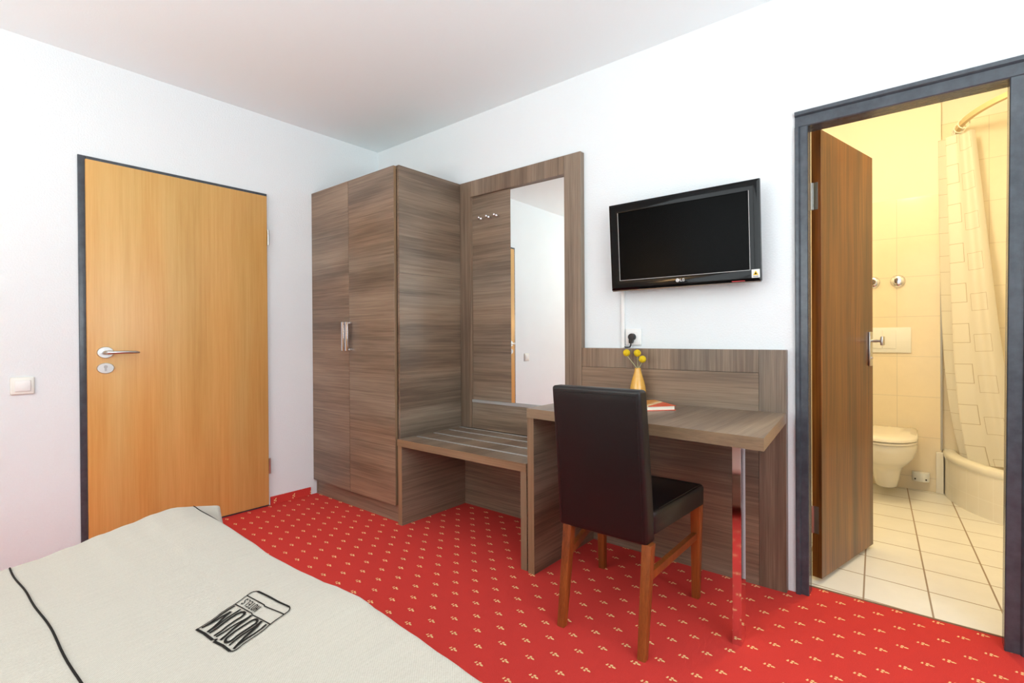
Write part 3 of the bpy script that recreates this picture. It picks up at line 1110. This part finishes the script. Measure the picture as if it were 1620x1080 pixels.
fm = lambda x, y, h: tvp(uc + x, vc + y, h)
stroke(b, [(0.0065 * math.cos(a), 0.0065 * math.sin(a)) for a in [0.5 + 5.2 * k / 16 for k in range(17)]], 0.0013, fm, 0.00175)
stroke(b, [(-0.0005, 0.0035), (-0.0005, -0.003), (0.0025, -0.003)], 0.0013, fm, 0.00175)
obj('mark_figure', b, plain('grey_print', (120, 60, 70), 0.5), mo)
b = nb()
fl = lambda x, y, h: tvp(uc + 0.0135 + x, vc - 0.0055 + y, h)
stroke(b, [(0.0, 0.011), (0.0, 0.0), (0.0065, 0.0)], 0.0024, fl, 0.0016)
stroke(b, [(0.0185, 0.0095), (0.017, 0.011), (0.0115, 0.011), (0.0105, 0.009), (0.0105, 0.002), (0.0115, 0.0), (0.018, 0.0), (0.0185, 0.0055), (0.0145, 0.0055)], 0.0022, fl, 0.0016)
obj('maker_letters', b, M['logo_white'], tv)

# cable duct, socket and plug
du = obj('cable_duct', bm_box(nb(), 2.122, 2.139, -0.013, -0.0004, 1.0405, 1.372, 0.0015), M['white_plastic'], loc=(2.13, 0, 1.04))
tag(du, 'thin white cable duct running down the wall below the television', 'cable duct')
so = root('wall_socket', (2.187, 0, 1.098), 'white wall socket just above the desk back panel', 'socket')
bmx = bm_box(nb(), 2.143, 2.231, -0.011, -0.0004, 1.056, 1.142, 0.004, 3)
obj('socket_plate', bmx, M['white_plastic'], so, smooth=True)
b = nb()
bm_box(b, 2.158, 2.216, -0.0135, -0.0112, 1.071, 1.127, 0.001)
obj('socket_insert', b, M['white_plastic'], so)
pl = root('power_plug', (2.187, -0.03, 1.1), 'black angled power plug pushed into the white socket', 'plug')
b = nb()
bm_lathe(b, [(0.0185, 0.0), (0.0185, -0.016), (0.0165, -0.022), (0.001, -0.023)], (2.187, -0.0138, 1.099), 'y', 24)
bm_loft(b, [[Vector((2.187 + sx * wd - off, -0.025 + sy * 0.010, z)) for sx, sy in ((-1, -1), (1, -1), (1, 1), (-1, 1))] for z, wd, off in ((1.099, 0.013, 0.0), (1.078, 0.010, 0.003), (1.066, 0.007, 0.005))], True)
obj('plug_body', b, M['black_plastic'], pl, smooth=True)
b = nb()
bm_tube(b, [(2.182, -0.025, 1.072), (2.181, -0.025, 1.056), (2.176, -0.024, 1.047), (2.162, -0.021, 1.0455), (2.148, -0.018, 1.0455), (2.1415, -0.0125, 1.0470)], 0.0034, 10)
obj('plug_cord', b, M['black_plastic'], pl, smooth=True)

# ------------------------------------------------------------------ things on the desk
vx, vy = 2.253, -0.095
va = root('vase', (vx, vy, TZ), 'ochre glazed ceramic vase standing on the desk', 'vase')
b = nb()
prf = [(0.001, 0.0005), (0.026, 0.0005), (0.033, 0.006), (0.0385, 0.028), (0.0400, 0.052), (0.0375, 0.080), (0.0315, 0.108), (0.0240, 0.132), (0.0180, 0.152), (0.0150, 0.166), (0.0153, 0.175),
       (0.0128, 0.175), (0.0120, 0.160), (0.014, 0.120), (0.001, 0.100)]
bm_lathe(b, prf, (vx, vy, TZ), 'z', 40)
obj('vase_body', b, M['vase'], va, smooth=60)
for (fx, fz, sx, lab, fy) in ((2.224, 1.021, -0.007, 'yellow ball flower in the vase, leftmost and leaning left', -0.158),
                              (2.285, 1.021, 0.001, 'yellow ball flower in the vase, upright middle one of three', -0.166),
                              (2.312, 0.992, 0.007, 'yellow ball flower in the vase, lowest one leaning right', -0.168)):
    fo = root('ball_flower', (vx + sx, vy, TZ + 0.125), lab, 'flower', 'yellow ball flowers in the vase')
    fx, fy, fz = 3.3755 + (fx - 3.3755) * 1.0283, -2.4547 + (fy + 2.4547) * 1.0283, 1.102 + (fz - 1.102) * 1.0283
    b = nb()
    bm_tube(b, [(vx + sx * 0.3, vy, TZ + 0.118), (vx + sx, vy, TZ + 0.176), (fx * 0.9 + (vx + sx) * 0.1, fy, fz - 0.017)], 0.0016, 8)
    obj('stem', b, M['stem'], fo, smooth=True)
    b = nb()
    bm_sphere(b, (fx, fy, fz), 0.0175, 4)
    for v in b.verts:
        dv = v.co - Vector((fx, fy, fz))
        v.co += dv * random.uniform(-0.05, 0.05)
    obj('flower_head', b, M['pollen'], fo, smooth=True)

bo = root('hardcover_book', (2.40, -0.22, TZ), 'hardcover book with orange and red cover lying on the desk', 'book')
c_fr, c_br = Vector((2.500, -0.232, 0)), Vector((2.372, -0.072, 0))
e1 = Vector((2.412 - 2.507, -0.349 + 0.239, 0)).normalized()   # front edge, to the left
e2 = (c_br - c_fr)
e2 = (e2 - e1 * e2.dot(e1)).normalized()
BW, BL = 0.165, 0.205


def bookpt(u, v, z):
    return c_fr + e1 * u + e2 * v + Vector((0, 0, z))


obj('back_cover', bm_prism(nb(), [bookpt(0, 0, TZ + 0.0005), bookpt(BW, 0, TZ + 0.0005), bookpt(BW, BL, TZ + 0.0005), bookpt(0, BL, TZ + 0.0005)], (0, 0, 0.0025)), M['cover_back'], bo)
obj('pages', bm_prism(nb(), [bookpt(0.004, 0.004, TZ + 0.0032), bookpt(BW - 0.001, 0.004, TZ + 0.0032), bookpt(BW - 0.001, BL - 0.004, TZ + 0.0032), bookpt(0.004, BL - 0.004, TZ + 0.0032)], (0, 0, 0.0160)), M['paper'], bo)
b = bm_prism(nb(), [bookpt(0, 0, TZ + 0.0195), bookpt(BW, 0, TZ + 0.0195), bookpt(BW, BL, TZ + 0.0195), bookpt(0, BL, TZ + 0.0195)], (0, 0, 0.0025))
uv = b.loops.layers.uv.new('UVMap')
for f in b.faces:
    for l in f.loops:
        dv = l.vert.co - c_fr
        l[uv].uv = (1.0 - dv.dot(e1) / BW * 0.55 - dv.dot(e2) / BL * 0.45, dv.dot(e2) / BL)
obj('front_cover', b, M['cover'], bo)
obj('spine', bm_prism(nb(), [bookpt(BW + 0.0003, 0, TZ + 0.0005), bookpt(BW + 0.003, 0, TZ + 0.0005), bookpt(BW + 0.003, BL, TZ + 0.0005), bookpt(BW + 0.0003, BL, TZ + 0.0005)], (0, 0, 0.0215)), M['cover_back'], bo)

# ------------------------------------------------------------------ bed and throw
SY = -1.850      # long side of the bed nearest the desk
FX = 1.535       # foot end
FAR = -2.86
HEADX = 3.62
bd = root('bed', (2.6, -2.35, 0), 'single bed under a beige woven throw', 'bed')
box('bed_base', M['wal_x'], bd, FX + 0.06, HEADX, FAR + 0.03, SY - 0.04, 0.08, 0.27, 0.006)
box('mattress', M['mattress'], bd, FX + 0.05, HEADX, FAR + 0.02, SY - 0.03, 0.272, 0.488, 0.03, 4)
for lx in (FX + 0.12, HEADX - 0.08):
    for ly in (FAR + 0.09, SY - 0.10):
        box('leg', M['black_plastic'], bd, lx - 0.03, lx + 0.03, ly - 0.03, ly + 0.03, 0.0005, 0.0795)


def interp(tab, x):
    if x <= tab[0][0]:
        return tab[0][1]
    for (a0, v0), (a1, v1) in zip(tab, tab[1:]):
        if x <= a1:
            f_ = (x - a0) / (a1 - a0)
            f_ = f_ * f_ * (3 - 2 * f_)
            return v0 + (v1 - v0) * f_
    return tab[-1][1]


ZF = [(-2.86, 0.512), (-2.40, 0.505), (-2.281, 0.508), (-2.218, 0.513), (-2.143, 0.526), (-2.075, 0.541), (-2.01, 0.552), (-1.948, 0.565), (-1.899, 0.570), (-1.831, 0.560), (-1.756, 0.548)]
ZS = [(1.53, 0.560), (1.75, 0.562), (1.955, 0.555), (2.061, 0.547), (2.184, 0.550), (2.308, 0.557), (2.395, 0.566), (2.463, 0.569), (2.525, 0.561), (2.619, 0.552), (2.711, 0.543), (2.805, 0.535), (3.2, 0.545), (3.6, 0.545)]
BZ = 0.547


def ztop(x, y):
    z = BZ
    z += (interp(ZF, y) - BZ) * math.exp(-((x - 1.52) / 0.34) ** 2)
    z += (interp(ZS, x) - BZ) * math.exp(-((y - SY) / 0.16) ** 2) * (1 - math.exp(-((x - 1.52) / 0.30) ** 2))
    z += 0.0018 * math.sin(9 * x + 4 * y) * math.sin(7 * y - 3 * x)
    return z


R = 0.012
LIFT = 0.0


def throw_pt(p, q, lift=0.0):
    """p along the bed from the foot edge (negative hangs over), q across from the side edge (negative hangs over)"""
    x = FX + max(p, 0)
    y = SY - max(q, 0)
    over = SY - FAR
    q2 = max(0.0, q - over)
    y = max(y, FAR)
    z = ztop(x, y)
    if q < 0:
        d_ = -q
        ts = math.radians(12 + 74 * min(1, max(0, (x - FX - 0.02) / 0.26)) ** 0.7)
        a_ = min(ts, d_ / R * 1.0)
        y += R * math.sin(a_) + max(0, d_ - R * a_) * math.cos(ts)
        z -= R * (1 - math.cos(a_)) + max(0, d_ - R * a_) * math.sin(ts)
    if q2 > 0:
        ts = math.radians(86)
        a_ = min(ts, q2 / 0.03)
        y -= 0.03 * math.sin(a_) + max(0, q2 - 0.03 * a_) * math.cos(ts)
        z -= 0.03 * (1 - math.cos(a_)) + max(0, q2 - 0.03 * a_) * math.sin(ts)
    if p < 0:
        d_ = -p
        ts = math.radians(80)
        rr_ = 0.02
        a_ = min(ts, d_ / rr_)
        x -= rr_ * math.sin(a_) + max(0, d_ - rr_ * a_) * math.cos(ts)
        z -= rr_ * (1 - math.cos(a_)) + max(0, d_ - rr_ * a_) * math.sin(ts)
    return Vector((x, y, z + lift))


def frange(a, b_, n):
    return [a + (b_ - a) * k / n for k in range(n + 1)]


ps = frange(-0.26, -0.03, 6)[:-1] + frange(-0.03, 0.03, 8)[:-1] + frange(0.03, 0.5, 26)[:-1] + frange(0.5, HEADX - FX, 60)
ov = SY - FAR
qs = frange(-0.085, -0.03, 5)[:-1] + frange(-0.03, 0.02, 8)[:-1] + frange(0.02, 0.5, 34)[:-1] + frange(0.5, ov, 14)[:-1] + frange(ov, ov + 0.06, 6)[:-1] + frange(ov + 0.06, ov + 0.25, 5)
th = root('bed_throw', (2.6, -2.35, 0.55), 'beige woven linen throw with printed emblem spread over the bed', 'bedspread')
b = nb()
g = [[b.verts.new(throw_pt(p, q)) for q in qs] for p in ps]
for i in range(len(ps) - 1):
    for j in range(len(qs) - 1):
        b.faces.new((g[i][j], g[i + 1][j], g[i + 1][j + 1], g[i][j + 1]))
bmesh.ops.recalc_face_normals(b, faces=b.faces)
b.normal_update()
if sum(f.normal.z for f in b.faces) < 0:
    bmesh.ops.reverse_faces(b, faces=b.faces)
cl = obj('throw_cloth', b, M['linen'], th, smooth=180)
so_ = cl.modifiers.new('thickness', 'SOLIDIFY')
so_.thickness = 0.004
so_.offset = -1.0
for q0 in (0.415, -0.012):
    b = nb()
    qd = lambda p: 0.0 if q0 > 0.1 else -0.034 * min(1, max(0, (p - 0.12) / 0.34)) ** 1.5
    bm_tube(b, [throw_pt(p, q0 + qd(p) + 0.0015 * math.sin(p * 21), 0.0012) for p in frange(-0.2, 0.0, 10)[:-1] + frange(0.0, 1.9, 90)], 0.0020 if q0 > 0.1 else 0.0015, 8)
    obj('piping', b, M['ink'], th, smooth=True, label='thin black piping')
# printed emblem; s runs along the text, t runs from the thick lower rule to the upper rule
LA, LB, LC, LD = Vector((2.237, -1.955)), Vector((2.384, -1.948)), Vector((2.428, -2.080)), Vector((2.299, -2.090))


def emb(s_, t_, h):
    a_ = LB.lerp(LA, s_)
    c_ = LC.lerp(LD, s_)
    p = a_.lerp(c_, t_)
    w_ = 0.0012 * math.sin(14 * t_ + 3 * s_)
    x, y = p.x + w_, p.y + 0.6 * w_
    return Vector((x, y, ztop(x, y) + 0.0016 + h))


EW, EH = 0.145, 0.135
fe = lambda x, y, h: emb(x / EW, y / EH, h)
b = nb()


def arc(cx, cy, rx, ry, a0, a1, n=10):
    return [(cx + rx * math.cos(math.radians(a0 + (a1 - a0) * k / n)), cy + ry * math.sin(math.radians(a0 + (a1 - a0) * k / n))) for k in range(n + 1)]


c = 0.012
stroke(b, arc(c, c, c, c, 270, 180, 6) + [(0.0, EH * 0.5), (0.0, EH * 0.93)] + arc(c, EH - c, c, c, 180, 100, 5), 0.0028, fe, 0)
stroke(b, [(c, 0.0), (EW * 0.5, -0.001), (EW - c, 0.0)], 0.0048, fe, 0)
stroke(b, arc(EW - c, c, c, c, 270, 360, 6) + [(EW, EH * 0.5), (EW, EH)], 0.0028, fe, 0)
stroke(b, [(c, EH), (EW * 0.28, EH - 0.001), (EW * 0.47, EH + 0.001), (EW * 0.50, EH - 0.004)], 0.0052, fe, 0)
stroke(b, [(EW * 0.50, EH - 0.004), (EW * 0.55, EH)], 0.0022, fe, 0)
stroke(b, [(EW * 0.55, EH), (EW * 0.8, EH - 0.0015), (EW, EH)], 0.0052, fe, 0)
stroke(b, [(0.0, EH * 0.155), (EW * 0.48, EH * 0.165), (EW * 0.52, EH * 0.15), (EW, EH * 0.155)], 0.0026, fe, 0)
stroke(b, [(0.0, EH * 0.385), (EW * 0.5, EH * 0.395), (EW * 0.53, EH * 0.375), (EW, EH * 0.39)], 0.0026, fe, 0)
obj('emblem_outline', b, M['ink'], th)
# the large word
b = nb()
y0, y1 = EH * 0.43, EH * 0.93
hgt = y1 - y0


def word(bm_, letters, x, wd, gap, y0, h, thick, thin):
    for ch_ in letters:
        w_ = wd * {'I': 0.3, 'M': 1.35, 'O': 1.0, 'N': 1.05}.get(ch_, 1.0)
        X_ = lambda a_: x + a_ * w_
        Y_ = lambda a_: y0 + a_ * h
        S = lambda pts, t_: stroke(bm_, [(X_(p), Y_(q)) for p, q in pts], t_, fe, 0)
        if ch_ == 'N':
            S([(0, 0), (0, 1)], thin); S([(0, 1), (1, 0)], thick); S([(1, 0), (1, 1)], thin)
        elif ch_ == 'O':
            el = lambda a0, a1: [(0.5 + 0.5 * math.cos(math.radians(a_)), (0.84 + 0.16 * math.sin(math.radians(a_)) if math.sin(math.radians(a_)) >= 0 else 0.16 + 0.16 * math.sin(math.radians(a_)))) for a_ in [a0 + (a1 - a0) * k / 24 for k in range(25)]] + [(1.0, 0.84)]
            S(el(0, 360), (thick + thin) / 2)
        elif ch_ == 'V':
            S([(0, 1), (0.5, 0)], thick); S([(0.5, 0), (1, 1)], thin)
        elif ch_ == 'U':
            S([(0, 1), (0, 0.16), (0.12, 0.05), (0.35, 0.0), (0.65, 0.0), (0.88, 0.05), (1, 0.16), (1, 1)], (thick + thin) / 2)
        elif ch_ == 'M':
            S([(0, 0), (0, 1)], thin); S([(0, 1), (0.5, 0.22)], thick); S([(0.5, 0.22), (1, 1)], thick * 0.8); S([(1, 1), (1, 0)], thin)
        elif ch_ == 'H':
            S([(0, 0), (0, 1)], thin); S([(1, 0), (1, 1)], thin); S([(0, 0.5), (1, 0.5)], thin)
        elif ch_ == 'T':
            S([(0, 1), (1, 1)], thin); S([(0.5, 1), (0.5, 0)], thin)
        elif ch_ == 'E':
            S([(0.9, 1), (0, 1), (0, 0), (0.9, 0)], thin); S([(0, 0.52), (0.8, 0.52)], thin)
        elif ch_ == 'L':
            S([(0, 1), (0, 0), (0.9, 0)], thin)
        elif ch_ == 'S':
            S([(0.95, 0.85), (0.75, 1), (0.25, 1), (0.03, 0.82), (0.1, 0.62), (0.88, 0.38), (0.97, 0.18), (0.75, 0), (0.25, 0), (0.03, 0.15)], thin)
        x += w_ + gap


word(b, 'NOVUM', EW * 0.060, 0.0185, 0.0078, y0, hgt, 0.0068, 0.0048)
obj('emblem_word', b, M['ink'], th)
b = nb()
word(b, 'HOTELS', EW * 0.52, 0.0058, 0.0046, EH * 0.205, EH * 0.125, 0.0024, 0.0024)
obj('emblem_small_word', b, M['ink'], th)

# ------------------------------------------------------------------ bathroom things
tcx = 3.150
to = root('toilet', (tcx, 1.9, FZ), 'white wall-hung toilet with closed lid behind the bathroom door', 'toilet')


def dsec(z, yf, hw, yb, n=20, p=2.0):
    """D-shaped section: straight back at yb, round front at yf"""
    ym = yf + hw * 1.25
    ym = min(ym, yb - 0.02)
    pts = [Vector((tcx + hw * 0.96, yb, z))]
    for k in range(n + 1):
        a_ = PI * k / n
        pts.append(Vector((tcx + hw * math.copysign(abs(math.cos(a_)) ** (2 / p), math.cos(a_)), ym - (ym - yf) * math.sin(a_) ** (2 / p), z)))
    pts.append(Vector((tcx - hw * 0.96, yb, z)))
    return pts


yb = BY1 - 0.011
b = nb()
bm_loft(b, [dsec(0.070, 1.800, 0.052, yb), dsec(0.080, 1.785, 0.062, yb), dsec(0.130, 1.775, 0.072, yb), dsec(0.180, 1.765, 0.080, yb), dsec(0.215, 1.740, 0.094, yb), dsec(0.255, 1.640, 0.124, yb),
            dsec(0.300, 1.580, 0.152, yb), dsec(0.345, 1.548, 0.166, yb), dsec(0.385, 1.540, 0.170, yb), dsec(0.397, 1.546, 0.166, yb)], True)
obj('bowl', b, M['ceramic'], to, smooth=60)
b = nb()
bm_loft(b, [dsec(0.3985, 1.540, 0.166, yb - 0.06), dsec(0.402, 1.532, 0.172, yb - 0.06), dsec(0.412, 1.532, 0.172, yb - 0.06), dsec(0.4155, 1.540, 0.167, yb - 0.06)], True)
obj('toilet_seat', b, M['ceramic'], to, smooth=60)
b = nb()
bm_loft(b, [dsec(0.4175, 1.536, 0.168, yb - 0.055), dsec(0.421, 1.528, 0.174, yb - 0.055), dsec(0.434, 1.528, 0.174, yb - 0.055), dsec(0.443, 1.540, 0.164, yb - 0.06), dsec(0.449, 1.60, 0.13, yb - 0.08), dsec(0.451, 1.70, 0.07, yb - 0.12)], True)
obj('lid', b, M['ceramic'], to, smooth=60)
YW = BY1 - 0.0095     # tile face
fp = root('flush_plate', (3.158, YW, 1.07), 'white dual flush plate on the tiles above the toilet', 'flush plate')
box('plate', M['white_plastic'], fp, 3.036, 3.281, YW - 0.010, YW - 0.0003, 0.973, 1.155, 0.003)
box('button', M['white_plastic'], fp, 3.054, 3.114, YW - 0.0145, YW - 0.0102, 1.003, 1.138, 0.002)
box('button', M['white_plastic'], fp, 3.117, 3.196, YW - 0.0145, YW - 0.0102, 1.003, 1.138, 0.002)
for x, lab in ((3.206, 'round chrome shut-off valve on the tiles, right one above the flush plate'), (3.058, 'round chrome shut-off valve partly behind the bathroom door edge')):
    v_ = root('shutoff_valve', (x, YW, 1.487), lab, 'valve', 'chrome valves above the flush plate')
    b = nb()
    bm_lathe(b, [(0.046, -0.0003), (0.046, -0.004), (0.040, -0.012), (0.026, -0.016), (0.001, -0.0165)], (x, YW, 1.487), 'y', 32)
    obj('rosette', b, M['chrome'], v_, smooth=True)
    b = nb()
    bm_lathe(b, [(0.023, -0.0168), (0.024, -0.040), (0.021, -0.046), (0.001, -0.047)], (x, YW, 1.487), 'y', 10)
    obj('knob', b, M['chrome'], v_, smooth=20)
pb_ = root('pipe_cover', (3.333, YW, 0.1), 'small white plastic pipe cover with two screws low on the tiles', 'cover')
b = nb()
arcp = [Vector((3.285, YW - 0.0005, 0.075))] + [Vector((3.333 - 0.048 * math.cos(PI * k / 12), YW - 0.022 - 0.030 * math.sin(PI * k / 12), 0.075)) for k in range(13)] + [Vector((3.381, YW - 0.0005, 0.075))]
bm_prism(b, arcp, (0, 0, 0.062), 0.002)
obj('cover_body', b, M['white_plastic'], pb_, smooth=40)
for x in (3.302, 3.362):
    b = nb()
    bm_lathe(b, [(0.005, 0.0), (0.005, -0.003)], (x, YW - 0.0455, 0.092), 'y', 12)
    obj('screw', b, M['dark'], pb_)

# shower tray: quarter round in the far right corner
SCX, SCY, SR = 4.30, BY1 + 0.040, 0.842
st = root('shower_tray', (SCX, SCY, FZ), 'quarter-round white shower tray clad in small cream tiles', 'shower tray')


def sarc(r, z, n=40, a0=180, a1=268):
    return [Vector((SCX + r * math.cos(math.radians(a0 + (a1 - a0) * k / n)), SCY + r * math.sin(math.radians(a0 + (a1 - a0) * k / n)), z)) for k in range(n + 1)]


b = nb()
uv = b.loops.layers.uv.new('UVMap')
r0, r1 = sarc(SR, FZ), sarc(SR, 0.262)
v0 = [b.verts.new(p) for p in r0]
v1 = [b.verts.new(p) for p in r1]
ri = [b.verts.new(p) for p in sarc(SR - 0.03, FZ)]
rj = [b.verts.new(p) for p in sarc(SR - 0.03, 0.262)]
for k in range(len(v0) - 1):
    f = b.faces.new((v0[k], v0[k + 1], v1[k + 1], v1[k]))
    for l in f.loops:
        kk = k + (1 if l.vert in (v0[k + 1], v1[k + 1]) else 0)
        l[uv].uv = (kk / 40 * math.radians(88) * SR, l.vert.co.z)
    b.faces.new((ri[k], rj[k], rj[k + 1], ri[k + 1]))
    b.faces.new((v1[k], v1[k + 1], rj[k + 1], rj[k]))
obj('tiled_apron', b, M['tile_tray'], st, smooth=60)
b = nb()
rings = [sarc(SR - 0.028, 0.2625), sarc(SR + 0.004, 0.2625), sarc(SR + 0.010, 0.275), sarc(SR + 0.008, 0.296), sarc(SR - 0.002, 0.306), sarc(SR - 0.050, 0.308), sarc(SR - 0.066, 0.302), sarc(SR - 0.085, 0.250), sarc(SR - 0.12, 0.235), sarc(0.02, 0.228)]
bm_loft(b, rings, False, closed=False)
obj('tray_basin', b, M['tray'], st, smooth=60)
struct('trim_2', bm_box(nb(), 3.415, 3.4555, BY1 - 0.030, BY1 - 0.0125, FZ + 0.0005, 0.290, 0.003), M['ceramic'], 'white vertical tile strip at the left end of the shower tray', 'trim')

# curtain rail and curtain
RZ = 2.49
rl = root('curtain_rail', (3.53, BY1 + 0.04, RZ), 'curved beige shower curtain rail fixed to the tiled wall', 'curtain rail')
RC = (SCX + 0.02, SCY)


def rail(a_):
    return Vector((RC[0] + 0.79 * math.cos(math.radians(a_)), RC[1] + 0.79 * math.sin(math.radians(a_)), RZ))


b = nb()
rings = []
for a_ in frange(180.5, 262, 40):
    p = rail(a_)
    n_ = Vector((math.cos(math.radians(a_)), math.sin(math.radians(a_)), 0))
    rings.append([p + n_ * s_ * 0.012 + Vector((0, 0, h * 0.016)) for s_, h in ((-1, -1), (1, -1), (1, 1), (-1, 1))])
bm_loft(b, rings, True)
obj('rail', b, plain('beige_rail', (222, 196, 150), 0.4), rl)
b = nb()
bm_lathe(b, [(0.030, 0.0), (0.030, -0.008), (0.018, -0.016)], (3.530, BY1 + 0.0405, RZ), 'y', 20)
obj('wall_bracket', b, M['steel'], rl, smooth=True)
cu = root('shower_curtain', (3.55, 2.0, RZ), 'white shower curtain with outlined squares gathered at the rail end', 'shower curtain')
CT, CB = RZ - 0.060, 0.262


CP = [(0.40, 0.120), (-0.02, 0.118), (-0.27, 0.096), (-0.10, 0.078), (0.20, 0.058), (0.08, 0.014), (0.0, -0.008), (0.33, -0.012), (0.60, 0.016), (0.80, -0.008), (1.02, 0.034), (0.92, 0.062)]


def catmull(P, t):
    n = len(P) - 1
    f = min(max(t, 0.0), 0.99999) * n
    k = int(f)
    f -= k
    g = lambda i_: P[min(max(i_, 0), n)]
    o_ = []
    for c in (0, 1):
        p0, p1, p2, p3 = g(k - 1)[c], g(k)[c], g(k + 1)[c], g(k + 2)[c]
        o_.append(0.5 * (2 * p1 + (p2 - p0) * f + (2 * p0 - 5 * p1 + 4 * p2 - p3) * f * f + (3 * p1 - p0 - 3 * p2 + p3) * f ** 3))
    return o_


def cpt(s_, h):
    """s across the gathered cloth, h 0 at the rail to 1 at the tray"""
    a_, b_ = catmull(CP, s_)
    w_ = 0.145 + 0.125 * h
    if a_ < 0:
        a_ *= 1 - 0.55 * h ** 3
    left = 3.468 + 0.050 * h + 0.060 * h ** 6
    wob = 0.006 * math.sin(7 * h + 9 * s_) * h
    return Vector((left + w_ * a_, 2.045 - 0.050 * h - 0.15 * w_ * a_ + b_ * (1 - 0.25 * h) + wob, CT + (CB - CT) * h + 0.010 * math.sin(9 * s_) * (1 - h)))


b = nb()
uv = b.loops.layers.uv.new('UVMap')
NS, NH = 90, 40
gg = [[b.verts.new(cpt(i / NS, j / NH)) for j in range(NH + 1)] for i in range(NS + 1)]
acc = [0.0]
for i in range(NS):
    acc.append(acc[-1] + (gg[i + 1][20].co - gg[i][20].co).length)
for i in range(NS):
    for j in range(NH):
        f = b.faces.new((gg[i][j], gg[i + 1][j], gg[i + 1][j + 1], gg[i][j + 1]))
        for l, (ii, jj) in zip(f.loops, ((i, j), (i + 1, j), (i + 1, j + 1), (i, j + 1))):
            l[uv].uv = (acc[ii] - acc[49] + 0.10, (1 - jj / NH) * (CT - CB))
obj('cloth', b, M['curtain'], cu, smooth=180)
for a_ in (184, 189, 195):
    b = nb()
    c_ = rail(a_) + Vector((0, 0, -0.008))
    tdir = Vector((math.cos(math.radians(a_)), math.sin(math.radians(a_)), 0))
    bm_tube(b, [c_ + tdir * 0.030 * math.cos(t2) + Vector((0, 0, 0.030 * math.sin(t2) - 0.005)) for t2 in frange(0, 2 * PI, 20)], 0.0035, 8, cap=False)
    obj('curtain_ring', b, M['ceramic'], rl, smooth=True)

# ------------------------------------------------------------------ lamps
bl = root('bathroom_ceiling_lamp', (3.25, 0.75, BH), 'round glass ceiling lamp in the bathroom', 'lamp')
b = nb()
bm_lathe(b, [(0.15, -0.0005), (0.15, -0.03), (0.13, -0.07), (0.08, -0.095), (0.001, -0.10)], (3.25, 0.75, BH), 'z', 32)
obj('lamp_glass', b, M['bathlamp'], bl, smooth=True)
point_light('bathroom_bulb', (3.25, 0.75, BH - 0.24), 45, (1.0, 0.835, 0.50), 0.10)
wl = root('wall_lamp', (0.80, RY, 1.36), 'small warm wall lamp on the wall behind the viewer', 'lamp')
b = nb()
bm_lathe(b, [(0.055, -0.08), (0.085, 0.09)], (0.80, RY + 0.11, 1.36), 'z', 24)
obj('lamp_shade', b, M['warmshade'], wl, smooth=True)
b = nb()
bm_tube(b, [(0.80, RY + 0.0005, 1.24), (0.80, RY + 0.05, 1.24), (0.80, RY + 0.11, 1.275)], 0.008, 8)
bm_lathe(b, [(0.035, 0.0005), (0.035, 0.012)], (0.80, RY, 1.24), 'y', 20)
obj('lamp_arm', b, M['steel'], wl)

for o in SC.objects:
    if '_o' in o:
        del o['_o']
